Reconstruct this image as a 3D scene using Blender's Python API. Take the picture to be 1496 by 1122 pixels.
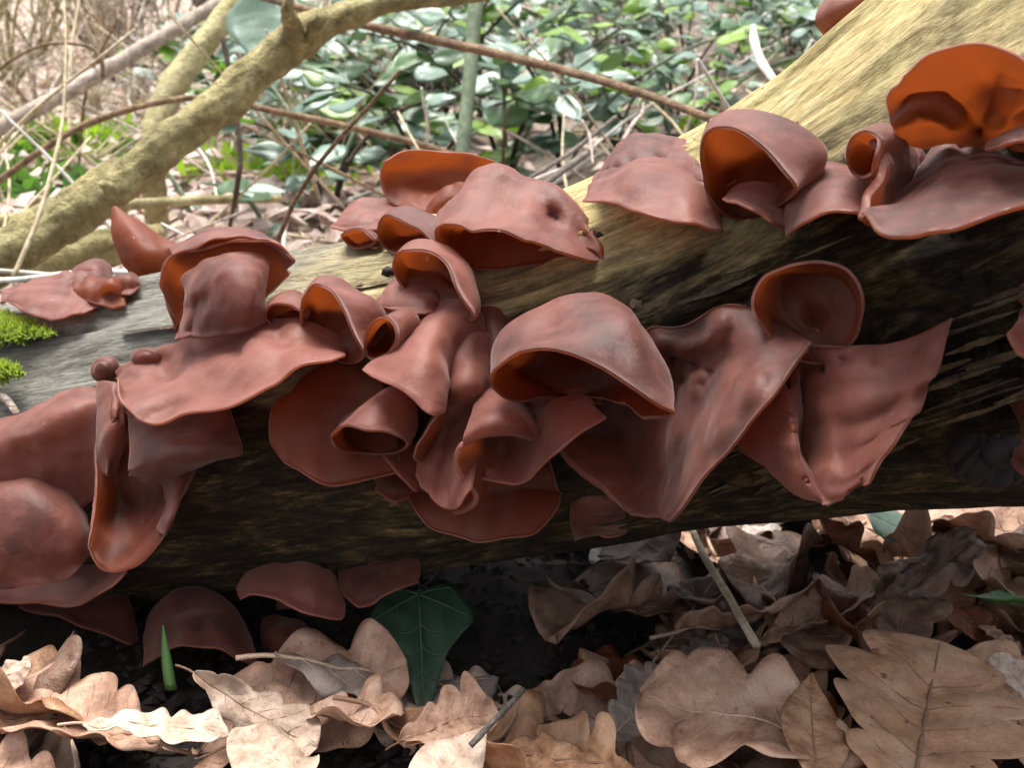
import bpy, math, random
import numpy as np
from mathutils import Vector, Matrix, Quaternion

for o in list(bpy.data.objects): bpy.data.objects.remove(o)
scene = bpy.context.scene
COL = scene.collection
R_ = math.radians
random.seed(7); RNG = np.random.default_rng(7)

# ------------------------------------------------------------------ camera, sky, sun, exposure
CAM_H, PITCH, FPX, CX, CY = 0.26, R_(21.0), 1468.0, 748.0, 561.0
cam_d = bpy.data.cameras.new('camera'); cam = bpy.data.objects.new('camera', cam_d); COL.objects.link(cam)
cam.location = (0, 0, CAM_H); cam.rotation_euler = (R_(90) - PITCH, 0, 0)
cam_d.sensor_fit = 'HORIZONTAL'; cam_d.sensor_width = 36; cam_d.lens = 36 * FPX / 1496
cam_d.clip_start = 0.01; cam_d.clip_end = 200
cam_d.dof.use_dof = True; cam_d.dof.focus_distance = 0.33; cam_d.dof.aperture_fstop = 24
scene.camera = cam

SUN_EL, SUN_AZ = R_(74), R_(-25)          # the bright part of the cloud: behind the log, a little to the left
world = bpy.data.worlds.new('World'); scene.world = world; world.use_nodes = True
wn, wl = world.node_tree.nodes, world.node_tree.links
wn.clear()
sky = wn.new('ShaderNodeTexSky'); sky.sky_type = 'NISHITA'; sky.sun_disc = False
sky.sun_elevation = SUN_EL; sky.sun_rotation = SUN_AZ; sky.air_density = 1.0; sky.dust_density = 4.0; sky.ozone_density = 1.0
hs = wn.new('ShaderNodeHueSaturation'); hs.inputs['Saturation'].default_value = 0.30
bg = wn.new('ShaderNodeBackground'); bg.inputs['Strength'].default_value = 0.055
wo = wn.new('ShaderNodeOutputWorld')
wl.new(sky.outputs[0], hs.inputs['Color']); wl.new(hs.outputs[0], bg.inputs[0]); wl.new(bg.outputs[0], wo.inputs[0])
sun_d = bpy.data.lights.new('sun', 'SUN'); sun_d.energy = 1.5; sun_d.angle = R_(34); sun_d.color = (1, 0.97, 0.92)
sun = bpy.data.objects.new('sun', sun_d); COL.objects.link(sun)
sdir = Vector((math.sin(SUN_AZ) * math.cos(SUN_EL), math.cos(SUN_AZ) * math.cos(SUN_EL), math.sin(SUN_EL)))
sun.rotation_euler = sdir.to_track_quat('Z', 'Y').to_euler(); sun.location = sdir * 20
scene.view_settings.view_transform = 'Standard'; scene.view_settings.look = 'None'
scene.view_settings.exposure = 2.5; scene.view_settings.gamma = 1.0
scene.render.engine = 'CYCLES'
cy = scene.cycles; cy.max_bounces = 6; cy.diffuse_bounces = 3; cy.glossy_bounces = 2; cy.transmission_bounces = 4; cy.transparent_max_bounces = 4

# ------------------------------------------------------------------ pixel -> place
FW = np.array([0, math.cos(PITCH), -math.sin(PITCH)]); UP = np.array([0, math.sin(PITCH), math.cos(PITCH)]); RT = np.array([1.0, 0, 0])
CP = np.array([0, 0, CAM_H])
def P(x, y, d):
    x = np.asarray(x, float); y = np.asarray(y, float); d = np.asarray(d, float)
    return CP + d[..., None] * (FW + ((x - CX) / FPX)[..., None] * RT - ((y - CY) / FPX)[..., None] * UP)
def p1(x, y, d): return Vector(P(np.array(x), np.array(y), np.array(d)))
def sines(n, scale, seed):
    r = np.random.default_rng(seed); k = r.normal(size=(n, 3)); k /= np.linalg.norm(k, axis=1)[:, None]
    k *= (2 * math.pi / scale) * r.uniform(.6, 1.7, n)[:, None]; ph = r.uniform(0, 7, n)
    return k, ph
def wob(p, scale, seed, n=9):                       # smooth random field, about -1..1
    k, ph = sines(n, scale, seed); return np.sin(p @ k.T + ph).sum(-1) / math.sqrt(n) * 0.9
def ground_z(x, y):
    p = np.stack([np.asarray(x, float), np.asarray(y, float), 0 * np.asarray(x, float)], -1)
    near = np.clip((1.5 - np.asarray(y)) / 1.0, 0, 1)
    return 0.006 * wob(p, .22, 3) * (1 + 2 * (1 - near)) + 0.003 * wob(p, .05, 4) + np.clip(np.asarray(y) - .9, 0, None) * .055
def on_ground(px, py, lift=0.0):
    d = FW + (px - CX) / FPX * RT - (py - CY) / FPX * UP
    t = .1
    for _ in range(4000):
        q = CP + d * t
        if q[2] <= float(ground_z(q[0], q[1])) + lift or t > 14: break
        t += 0.002 + t * .002
    return Vector(q)

# the log: silhouette read along the picture, distance falling to the right because it comes nearer
LX = np.array([-260, 0, 200, 450, 560, 700, 800, 860, 1000, 1100, 1200, 1290, 1400, 1496, 1650, 1800], float)
LT = np.array([500, 448, 412, 368, 350, 322, 290, 265, 205, 142, 72, 8, -60, -120, -215, -310], float)
LB = np.array([960, 890, 870, 850, 838, 815, 800, 793, 775, 764, 755, 748, 742, 738, 730, 722], float)
def _sm(xs, ys, x):
    x = np.asarray(x, float); return (np.interp(x - 60, xs, ys) + np.interp(x - 20, xs, ys) + np.interp(x + 20, xs, ys) + np.interp(x + 60, xs, ys)) / 4
def lt(x): return _sm(LX, LT, x)
def lb(x): return _sm(LX, LB, x)
def ld(x): return 0.50 + (0.35 - 0.50) * (np.asarray(x, float) / 1496.0)
def lr(x): return (lb(x) - lt(x)) / 2 * ld(x) / FPX
def log_toward(x, y):
    c = (lt(x) + lb(x)) / 2; h = (lb(x) - lt(x)) / 2
    v = (np.asarray(y, float) - c) / h
    r = lr(x); d = ld(x); t = r * np.sqrt(np.clip(1 - v * v, 0, 1))
    for _ in range(5): t = .5 * t + .5 * r * np.sqrt(np.clip(1 - (v * (1 - t / d)) ** 2, 0, 1)) * (np.abs(v) < 1.03)
    return t

# ------------------------------------------------------------------ materials
def nt(name):
    m = bpy.data.materials.new(name); m.use_nodes = True
    n, l = m.node_tree.nodes, m.node_tree.links
    return m, n, l, n['Principled BSDF']
def N(n, t, **kw):
    o = n.new(t)
    for k, v in kw.items():
        if hasattr(o, k): setattr(o, k, v)
        else: o.inputs[k].default_value = v
    return o
def noise(n, l, vec, scale, detail=5, rough=.6, dist=0.0):
    o = n.new('ShaderNodeTexNoise'); o.inputs['Scale'].default_value = scale; o.inputs['Detail'].default_value = detail
    o.inputs['Roughness'].default_value = rough; o.inputs['Distortion'].default_value = dist
    if vec is not None: l.new(vec, o.inputs['Vector'])
    return o.outputs['Fac']
def ramp(n, l, fac, stops):
    o = n.new('ShaderNodeValToRGB'); e = o.color_ramp.elements
    while len(e) < len(stops): e.new(.5)
    for i, (p, c) in enumerate(stops):
        e[i].position = p; e[i].color = (*c, 1) if len(c) == 3 else c
    l.new(fac, o.inputs[0]); return o.outputs[0]
def mixc(n, l, fac, a, b, mode='MIX'):
    o = n.new('ShaderNodeMix'); o.data_type = 'RGBA'; o.blend_type = mode
    for s, v in ((o.inputs[0], fac), (o.inputs[6], a), (o.inputs[7], b)):
        if hasattr(v, 'is_linked'): l.new(v, s)
        elif isinstance(v, (int, float)): s.default_value = v
        else: s.default_value = (*v, 1)
    return o.outputs[2]
def bump(n, l, h, strength, dist):
    o = n.new('ShaderNodeBump'); o.inputs['Strength'].default_value = strength; o.inputs['Distance'].default_value = dist
    l.new(h, o.inputs['Height']); return o.outputs[0]
def coords(n, which='Object'): return n.new('ShaderNodeTexCoord').outputs[which]
def math_(n, l, op, a, b=0.5):
    o = n.new('ShaderNodeMath'); o.operation = op
    for s, v in ((o.inputs[0], a), (o.inputs[1], b)):
        if hasattr(v, 'is_linked'): l.new(v, s)
        else: s.default_value = v
    return o.outputs[0]
def scaled(n, l, vec, s):
    o = n.new('ShaderNodeVectorMath'); o.operation = 'MULTIPLY'; o.inputs[1].default_value = s; l.new(vec, o.inputs[0]); return o.outputs[0]

def fungus_mat(name, c_dark, c_mid, c_light, bloom, sss, rough, transl):
    m, n, l, b = nt(name)
    co = coords(n)
    big = noise(n, l, co, 46, 7, .62, .3); fine = noise(n, l, co, 700, 3, .6)
    rnd = n.new('ShaderNodeObjectInfo').outputs['Random']
    f = math_(n, l, 'ADD', math_(n, l, 'MULTIPLY', big, 1.15), math_(n, l, 'MULTIPLY', math_(n, l, 'SUBTRACT', rnd, .5), .34))
    col = ramp(n, l, f, [(.36, c_dark), (.55, c_mid), (.76, c_light)])
    if bloom > 0:                                    # pale felt of tiny hairs, patchy
        fe = noise(n, l, co, 120, 6, .7)
        col = mixc(n, l, math_(n, l, 'MULTIPLY', ramp(n, l, fe, [(.47, (0, 0, 0)), (.68, (1, 1, 1))]), bloom), col, (.25, .098, .074))
    sp = noise(n, l, co, 420, 2, .5)                 # darker specks
    col = mixc(n, l, ramp(n, l, sp, [(.20, (.4, .4, .4)), (.28, (0, 0, 0))]), col, (.05, .018, .012))
    wh = noise(n, l, co, 360, 2, .4)                 # stray pale grains of dust
    col = mixc(n, l, ramp(n, l, wh, [(.785, (0, 0, 0)), (.81, (.7, .7, .7))]), col, (.75, .62, .55))
    l.new(col, b.inputs['Base Color'])
    b.inputs['Subsurface Weight'].default_value = 0; b.inputs['Subsurface Radius'].default_value = (1, .28, .10)
    b.inputs['Subsurface Scale'].default_value = .006
    l.new(math_(n, l, 'ADD', math_(n, l, 'MULTIPLY', fe if bloom > 0 else big, .3), rough - .15), b.inputs['Roughness'])
    b.inputs['Specular IOR Level'].default_value = .45
    if bloom > 0:
        b.inputs['Sheen Weight'].default_value = .24; b.inputs['Sheen Roughness'].default_value = .45
        b.inputs['Sheen Tint'].default_value = (1.0, .76, .72, 1)
    l.new(bump(n, l, math_(n, l, 'ADD', fine, math_(n, l, 'MULTIPLY', noise(n, l, co, 160, 4), 1.6)), .30, .0007), b.inputs['Normal'])
    if transl > 0:
        tr = n.new('ShaderNodeBsdfTranslucent'); tr.inputs[0].default_value = (.78, .34, .14, 1)
        mx = n.new('ShaderNodeMixShader'); mx.inputs[0].default_value = transl
        l.new(b.outputs[0], mx.inputs[1]); l.new(tr.outputs[0], mx.inputs[2]); l.new(mx.outputs[0], n['Material Output'].inputs[0])
    return m
M_OUT = fungus_mat('ear_outer_felt', (.038, .0092, .0056), (.104, .0270, .0168), (.185, .060, .042), .30, .45, .60, .30)
M_RIM = fungus_mat('ear_rim_highlight', (.09, .026, .016), (.18, .058, .039), (.27, .108, .080), .3, .45, .5, .36)  # thin bright highlight along the free edge, painted as a paler skin
M_IN = fungus_mat('ear_inner_skin', (.055, .013, .007), (.115, .030, .015), (.16, .050, .027), 0, .45, .56, .46)

def wood_mat():
    m, n, l, b = nt('weathered_deadwood')
    uv = n.new('ShaderNodeUVMap').outputs[0]
    co = coords(n)
    gr = noise(n, l, scaled(n, l, uv, (34, 170, 1)), 1.0, 10, .78, 1.2)
    gr2 = noise(n, l, scaled(n, l, uv, (120, 700, 1)), 1.0, 6, .7, .4)
    patch = noise(n, l, scaled(n, l, uv, (11, 24, 1)), 1.0, 8, .68, 1.0)
    patch2 = noise(n, l, scaled(n, l, uv, (24, 52, 1)), 1.0, 8, .70, .8)
    sx = n.new('ShaderNodeSeparateXYZ'); l.new(uv, sx.inputs[0])
    g = math_(n, l, 'ADD', math_(n, l, 'MULTIPLY', gr, .65), math_(n, l, 'MULTIPLY', gr2, .35))
    # barkless bleached wood along the top, sky brightness painted in: cream and straw yellow, with olive algae streaks
    top = ramp(n, l, g, [(.34, (.20, .14, .055)), (.46, (.46, .35, .15)), (.55, (.64, .52, .26)), (.66, (.78, .69, .43))])
    top = mixc(n, l, math_(n, l, 'MULTIPLY', ramp(n, l, patch2, [(.48, (0, 0, 0)), (.60, (1, 1, 1))]), .65), top, ramp(n, l, g, [(.38, (.11, .095, .035)), (.62, (.36, .31, .12))]))
    grey = ramp(n, l, g, [(.34, (.07, .065, .055)), (.50, (.20, .19, .16)), (.66, (.37, .355, .31))])
    lf = math_(n, l, 'ADD', math_(n, l, 'MULTIPLY', sx.outputs[0], -4.5), math_(n, l, 'MULTIPLY', math_(n, l, 'SUBTRACT', patch, .5), .8))
    top = mixc(n, l, ramp(n, l, lf, [(.10, (0, 0, 0)), (.62, (1, 1, 1))]), top, grey)
    # soaked rotten flank, the front's shade painted in: black-brown with ochre, rust and olive patches
    rot_shade = ramp(n, l, g, [(.40, (.006, .005, .003)), (.52, (.028, .018, .010)), (.64, (.10, .064, .030))])
    rot_shade = mixc(n, l, ramp(n, l, patch2, [(.47, (0, 0, 0)), (.58, (.95, .95, .95))]), rot_shade, ramp(n, l, g, [(.42, (.018, .013, .005)), (.52, (.088, .061, .023)), (.63, (.30, .215, .088))]))
    rot_shade = mixc(n, l, ramp(n, l, patch, [(.30, (.85, .85, .85)), (.44, (0, 0, 0))]), rot_shade, ramp(n, l, gr2, [(.4, (.006, .005, .004)), (.7, (.035, .022, .014))]))
    wet_shade = math_(n, l, 'ADD', math_(n, l, 'ADD', sx.outputs[1], math_(n, l, 'MULTIPLY', math_(n, l, 'MINIMUM', math_(n, l, 'ADD', sx.outputs[0], .08), 0.0), .26)), math_(n, l, 'MULTIPLY', math_(n, l, 'SUBTRACT', patch, .5), .20))
    col = mixc(n, l, ramp(n, l, wet_shade, [(.072, (0, 0, 0)), (.122, (1, 1, 1))]), top, rot_shade)
    pit = noise(n, l, scaled(n, l, uv, (150, 330, 1)), 1.0, 3, .5)
    col = mixc(n, l, ramp(n, l, pit, [(.24, (.9, .9, .9)), (.31, (0, 0, 0))]), col, (.012, .008, .006))
    l.new(col, b.inputs['Base Color']); b.inputs['Roughness'].default_value = .75; b.inputs['Specular IOR Level'].default_value = .25
    hsum = math_(n, l, 'ADD', gr, math_(n, l, 'ADD', math_(n, l, 'MULTIPLY', gr2, .6), math_(n, l, 'MULTIPLY', noise(n, l, co, 260, 6), .6)))
    l.new(bump(n, l, hsum, 1.0, .0028), b.inputs['Normal'])
    return m
M_WOOD = wood_mat()

def bark_mat(name, lo, mid, hi, sc=1.0, dist=.004):
    m, n, l, b = nt(name); co = coords(n)
    a = noise(n, l, co, 55 * sc, 8, .7, .6); c = noise(n, l, co, 16 * sc, 5, .6, .3)
    col = ramp(n, l, a, [(.30, lo), (.5, mid), (.72, hi)])
    col = mixc(n, l, ramp(n, l, c, [(.42, (0, 0, 0)), (.62, (.6, .6, .6))]), col, tuple(v * .45 for v in mid))
    l.new(col, b.inputs['Base Color']); b.inputs['Roughness'].default_value = .85
    l.new(bump(n, l, math_(n, l, 'ADD', a, noise(n, l, co, 240 * sc, 4)), .9, dist), b.inputs['Normal']); return m
M_BRANCH = bark_mat('algae_green_bark', (.12, .095, .040), (.46, .38, .155), (.76, .68, .38), 1.8, .010)
M_PALEB = bark_mat('pale_yellow_bark', (.16, .13, .06), (.42, .36, .17), (.62, .56, .33))
M_CANE = bark_mat('dead_cane_brown', (.05, .028, .018), (.25, .15, .08), (.50, .36, .22), 2)
M_CANED = bark_mat('dark_cane', (.018, .012, .009), (.07, .045, .03), (.17, .12, .09), 2)
M_CANEP = bark_mat('bleached_cane', (.20, .13, .10), (.55, .44, .36), (.78, .70, .62), 2)
M_STRAW = bark_mat('dry_straw', (.26, .18, .10), (.55, .44, .28), (.74, .66, .50), 3, .001)
M_WHITE = bark_mat('bleached_stalk', (.50, .46, .40), (.74, .70, .63), (.85, .83, .78), 3, .001)
M_GSTEM = bark_mat('grey_green_stem', (.06, .085, .05), (.13, .17, .10), (.22, .26, .17), 2, .001)
M_TWIG = bark_mat('grey_twig', (.06, .05, .042), (.17, .14, .115), (.34, .29, .25), 2)

def litter_mat(name, lo, mid, hi, edge, rough=.5, k=.13):
    m, n, l, b = nt(name)
    co = coords(n); info = n.new('ShaderNodeObjectInfo')
    off = n.new('ShaderNodeVectorMath'); off.operation = 'ADD'; l.new(co, off.inputs[0])
    cmb = n.new('ShaderNodeCombineXYZ'); l.new(math_(n, l, 'MULTIPLY', info.outputs['Random'], 37.0), cmb.inputs[0]); l.new(cmb.outputs[0], off.inputs[1])
    v = off.outputs[0]
    a = noise(n, l, v, 42 * k, 7, .62, .4); s = noise(n, l, v, 200 * k, 5, .6)
    f = math_(n, l, 'ADD', a, math_(n, l, 'MULTIPLY', math_(n, l, 'SUBTRACT', info.outputs['Random'], .5), .16))
    col = ramp(n, l, f, [(.30, lo), (.52, mid), (.74, hi)])
    col = mixc(n, l, ramp(n, l, s, [(.28, (.75, .75, .75)), (.37, (0, 0, 0))]), col, tuple(x * .25 for x in lo))
    blot = noise(n, l, v, 75 * k, 5, .6)
    col = mixc(n, l, ramp(n, l, blot, [(.60, (0, 0, 0)), (.72, (.55, .55, .55))]), col, edge)
    # fine net of veins
    vo = n.new('ShaderNodeTexVoronoi'); vo.feature = 'DISTANCE_TO_EDGE'; vo.inputs['Scale'].default_value = 330 * k; l.new(v, vo.inputs['Vector'])
    net = ramp(n, l, vo.outputs['Distance'], [(.0, (1, 1, 1)), (.10, (0, 0, 0))])
    col = mixc(n, l, math_(n, l, 'MULTIPLY', net, .09), col, tuple(x * .5 for x in lo))
    l.new(col, b.inputs['Base Color']); b.inputs['Roughness'].default_value = rough; b.inputs['Specular IOR Level'].default_value = .42
    hsum = math_(n, l, 'ADD', math_(n, l, 'MULTIPLY', a, 2.0), math_(n, l, 'ADD', s, math_(n, l, 'MULTIPLY', net, -.12)))
    l.new(bump(n, l, hsum, .55, .0014), b.inputs['Normal'])
    tr = n.new('ShaderNodeBsdfTranslucent'); l.new(col, tr.inputs[0])
    mx = n.new('ShaderNodeMixShader'); mx.inputs[0].default_value = .16
    l.new(b.outputs[0], mx.inputs[1]); l.new(tr.outputs[0], mx.inputs[2]); l.new(mx.outputs[0], n['Material Output'].inputs[0])
    return m
L_TAN = litter_mat('oak_leaf_tan', (.23, .115, .070), (.50, .30, .205), (.65, .46, .355), (.33, .17, .10))
L_PALE = litter_mat('oak_leaf_pale', (.32, .215, .155), (.56, .42, .32), (.68, .57, .47), (.38, .22, .13))
L_ORNG = litter_mat('oak_leaf_orange_brown', (.24, .110, .052), (.50, .285, .165), (.64, .43, .29), (.26, .11, .06))
L_RUST = litter_mat('leaf_rust_red', (.075, .022, .012), (.18, .052, .022), (.30, .10, .045), (.09, .03, .02), .45)
L_DARK = litter_mat('oak_leaf_dark_damp', (.055, .030, .020), (.15, .082, .054), (.26, .16, .115), (.05, .03, .02), .4)
L_GREY = litter_mat('oak_leaf_grey_underside', (.13, .095, .080), (.25, .195, .165), (.38, .31, .27), (.16, .10, .07))
L_WHITE = litter_mat('leaf_bleached_glare', (.50, .42, .38), (.68, .60, .55), (.80, .74, .70), (.5, .4, .34))  # bleached scraps, and one leaf whose glare is painted white
LITTER_FAR = litter_mat('pinkish_dry_litter', (.34, .23, .18), (.60, .47, .41), (.78, .68, .62), (.36, .20, .14), k=1)  # paled so the washed-out sky light is painted into the litter

def green_mat(name, lo, hi, vein, rough, transl=.22):
    m, n, l, b = nt(name)
    co = coords(n); info = n.new('ShaderNodeObjectInfo')
    a = noise(n, l, co, 7, 5, .6)
    f = math_(n, l, 'ADD', math_(n, l, 'MULTIPLY', a, .6), math_(n, l, 'MULTIPLY', info.outputs['Random'], .45))
    col = ramp(n, l, f, [(.25, lo), (.75, hi)])
    sp = noise(n, l, co, 45, 3)
    col = mixc(n, l, ramp(n, l, sp, [(.27, (.5, .5, .5)), (.33, (0, 0, 0))]), col, vein)
    l.new(col, b.inputs['Base Color']); b.inputs['Roughness'].default_value = rough; b.inputs['Specular IOR Level'].default_value = .6
    l.new(bump(n, l, noise(n, l, co, 30, 4), .3, .001), b.inputs['Normal'])
    tr = n.new('ShaderNodeBsdfTranslucent'); tr.inputs[0].default_value = (hi[0] * 2.2, hi[1] * 2.2, hi[2] * 1.0, 1)
    mx = n.new('ShaderNodeMixShader'); mx.inputs[0].default_value = transl
    l.new(b.outputs[0], mx.inputs[1]); l.new(tr.outputs[0], mx.inputs[2]); l.new(mx.outputs[0], n['Material Output'].inputs[0])
    return m
G_MID = green_mat('bush_leaf_green', (.040, .085, .036), (.115, .20, .085), (.15, .16, .10), .34)
G_BLUE = green_mat('bush_leaf_blue_green', (.085, .145, .110), (.22, .31, .25), (.2, .22, .18), .30)
G_LIME = green_mat('bush_leaf_young', (.10, .19, .02), (.22, .34, .05), (.2, .2, .08), .4, .35)
G_IVY = green_mat('ivy_leaf_dark', (.018, .045, .024), (.036, .075, .042), (.05, .08, .05), .38, .06)
G_GRASS = green_mat('grass_blade', (.04, .10, .02), (.09, .19, .05), (.1, .16, .05), .4, .3)
G_MOSS = green_mat('moss_green', (.09, .13, .02), (.25, .32, .07), (.2, .25, .05), .7, .35)
def plain(name, c, rough=.6):
    m, n, l, b = nt(name); co = coords(n)
    a = noise(n, l, co, 120, 5)
    l.new(ramp(n, l, a, [(.3, tuple(x * .6 for x in c)), (.7, tuple(min(1, x * 1.3) for x in c))]), b.inputs['Base Color'])
    b.inputs['Roughness'].default_value = rough; l.new(bump(n, l, a, .4, .001), b.inputs['Normal']); return m
M_VEIN = plain('leaf_rib_brown', (.22, .12, .07)); M_VEINP = plain('leaf_rib_pale', (.46, .32, .22))
M_VEING = plain('leaf_rib_green', (.17, .25, .13)); M_VEINI = plain('ivy_rib', (.065, .105, .055))
M_CRUMB = plain('wood_crumb_tan', (.13, .075, .042), .9); M_BLACK = plain('black_fungus_knob', (.014, .009, .009), .85)
def soil_mat():
    m, n, l, b = nt('damp_soil'); co = coords(n)
    a = noise(n, l, co, 60, 8, .7); c = noise(n, l, co, 9, 5, .6)
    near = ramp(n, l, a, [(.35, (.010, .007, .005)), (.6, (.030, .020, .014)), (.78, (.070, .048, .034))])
    far = ramp(n, l, noise(n, l, co, 45, 6, .7), [(.3, (.10, .07, .05)), (.48, (.36, .27, .20)), (.68, (.60, .50, .41))])  # dry far ground, its sky-lit brightness painted in as pale soil
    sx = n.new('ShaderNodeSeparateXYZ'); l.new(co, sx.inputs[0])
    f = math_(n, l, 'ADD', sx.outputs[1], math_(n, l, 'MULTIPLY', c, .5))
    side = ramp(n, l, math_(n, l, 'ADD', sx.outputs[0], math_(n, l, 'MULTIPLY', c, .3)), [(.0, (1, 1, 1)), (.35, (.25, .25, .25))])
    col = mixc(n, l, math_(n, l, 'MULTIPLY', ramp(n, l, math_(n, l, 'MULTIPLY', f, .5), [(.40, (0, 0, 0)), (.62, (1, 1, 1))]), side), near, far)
    l.new(col, b.inputs['Base Color']); b.inputs['Roughness'].default_value = .9
    l.new(bump(n, l, a, 1, .006), b.inputs['Normal']); return m
M_SOIL = soil_mat()

# ------------------------------------------------------------------ object helpers
def add(name, mesh, mats=None, parent=None):
    o = bpy.data.objects.new(name, mesh); COL.objects.link(o)
    if mats is not None and len(mesh.materials) == 0:
        for m in (mats if isinstance(mats, (list, tuple)) else [mats]): mesh.materials.append(m)
    if parent is not None: o.parent = parent
    return o
def tag(o, label, cat, group=None, kind=None):
    if label: o['label'] = label
    if cat: o['category'] = cat
    if group: o['group'] = group
    if kind: o['kind'] = kind
    return o
def mesh_from(name, v, f, mats=None, smooth=True, fm=None, uv=None):
    me = bpy.data.meshes.new(name); me.from_pydata([tuple(x) for x in v], [], [tuple(int(i) for i in q) for q in f])
    if mats:
        for m in mats: me.materials.append(m)
    if fm is not None: me.polygons.foreach_set('material_index', np.asarray(fm, np.int32))
    if smooth: me.polygons.foreach_set('use_smooth', np.ones(len(me.polygons), bool))
    if uv is not None:
        lay = me.uv_layers.new(name='UVMap'); li = np.zeros(len(me.loops), np.int32); me.loops.foreach_get('vertex_index', li)
        lay.data.foreach_set('uv', np.asarray(uv)[li].ravel())
    me.update(); return me
def catmull(pts, n, closed=False):
    p = np.asarray(pts, float)
    if closed:
        m = len(p); t = np.arange(n) / n * m; i = np.floor(t).astype(int); f = (t - i)[:, None]
        a, b, c, d = p[(i - 1) % m], p[i % m], p[(i + 1) % m], p[(i + 2) % m]
    else:
        if len(p) == 2: p = np.array([p[0], (p[0] + p[1]) / 2, p[1]])
        m = len(p); q = np.vstack([2 * p[0] - p[1], p, 2 * p[-1] - p[-2]])
        t = np.linspace(0, m - 1, n); i = np.minimum(np.floor(t).astype(int), m - 2); f = (t - i)[:, None]
        a, b, c, d = q[i], q[i + 1], q[i + 2], q[i + 3]
    return .5 * (2 * b + (c - a) * f + (2 * a - 5 * b + 4 * c - d) * f ** 2 + (3 * b - a - 3 * c + d) * f ** 3)
def arc_resample(p, n, closed=False):
    q = np.vstack([p, p[:1]]) if closed else p
    s = np.r_[0, np.cumsum(np.linalg.norm(np.diff(q, axis=0), axis=1))]
    t = np.linspace(0, s[-1], n + 1)[:-1] if closed else np.linspace(0, s[-1], n)
    return np.stack([np.interp(t, s, q[:, k]) for k in range(3)], -1)
def tube(pts, rad, sides=10, rough=0.0, seed=1, n=None, knots=()):
    p = np.asarray([tuple(q) for q in pts], float); n = n or max(8, 6 * len(p))
    c = catmull(p, n); r = np.interp(np.linspace(0, 1, n), np.linspace(0, 1, len(rad)), rad) if hasattr(rad, '__len__') else np.full(n, rad)
    tan = np.gradient(c, axis=0); tan /= np.linalg.norm(tan, axis=1)[:, None]
    ref = np.array([.31, .17, .93]); a = np.cross(tan, ref); a /= np.linalg.norm(a, axis=1)[:, None]; b = np.cross(tan, a)
    th = np.arange(sides) / sides * 2 * math.pi
    v = c[:, None] + r[:, None, None] * (np.cos(th)[None, :, None] * a[:, None] + np.sin(th)[None, :, None] * b[:, None])
    if rough:
        k = 1 + rough * (wob(v, r.mean() * 2.2, seed) + .6 * wob(v, r.mean() * .8, seed + 1))
        for (kp, kr, ka) in knots: k = k + ka * np.exp(-(np.linalg.norm(v - np.array(kp), axis=-1) / kr) ** 2)
        v = c[:, None] + (v - c[:, None]) * k[..., None]
    v = v.reshape(-1, 3); f = []
    for i in range(n - 1):
        for j in range(sides):
            j2 = (j + 1) % sides; f.append((i * sides + j, i * sides + j2, (i + 1) * sides + j2, (i + 1) * sides + j))
    f.append(tuple(range(sides))[::-1]); f.append(tuple((n - 1) * sides + j for j in range(sides)))
    return v, f
def join(parts):
    V, F, o = [], [], 0
    for v, f in parts:
        V.append(np.asarray(v)); F += [tuple(i + o for i in q) for q in f]; o += len(v)
    return np.vstack(V), F

# ------------------------------------------------------------------ ground
def make_ground():
    nx, ny = 230, 300
    x = np.sinh(np.linspace(-1, 1, nx) * 4.2) / math.sinh(4.2) * 14
    y = -.7 + (np.exp(np.linspace(0, 1, ny) * 4.0) - 1) / (math.exp(4.0) - 1) * 22
    X, Y = np.meshgrid(x, y, indexing='ij'); Z = ground_z(X, Y)
    near = np.exp(-(X ** 2 + (Y - .4) ** 2) / .5)
    p = np.stack([X, Y, 0 * X], -1)
    Z = Z + near * (.003 * wob(p, .018, 21) + .0015 * wob(p, .008, 22)) - .004
    v = np.stack([X, Y, Z], -1).reshape(-1, 3)
    f = [(i * ny + j, (i + 1) * ny + j, (i + 1) * ny + j + 1, i * ny + j + 1) for i in range(nx - 1) for j in range(ny - 1)]
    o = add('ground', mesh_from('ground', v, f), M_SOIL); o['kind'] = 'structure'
make_ground()

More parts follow.
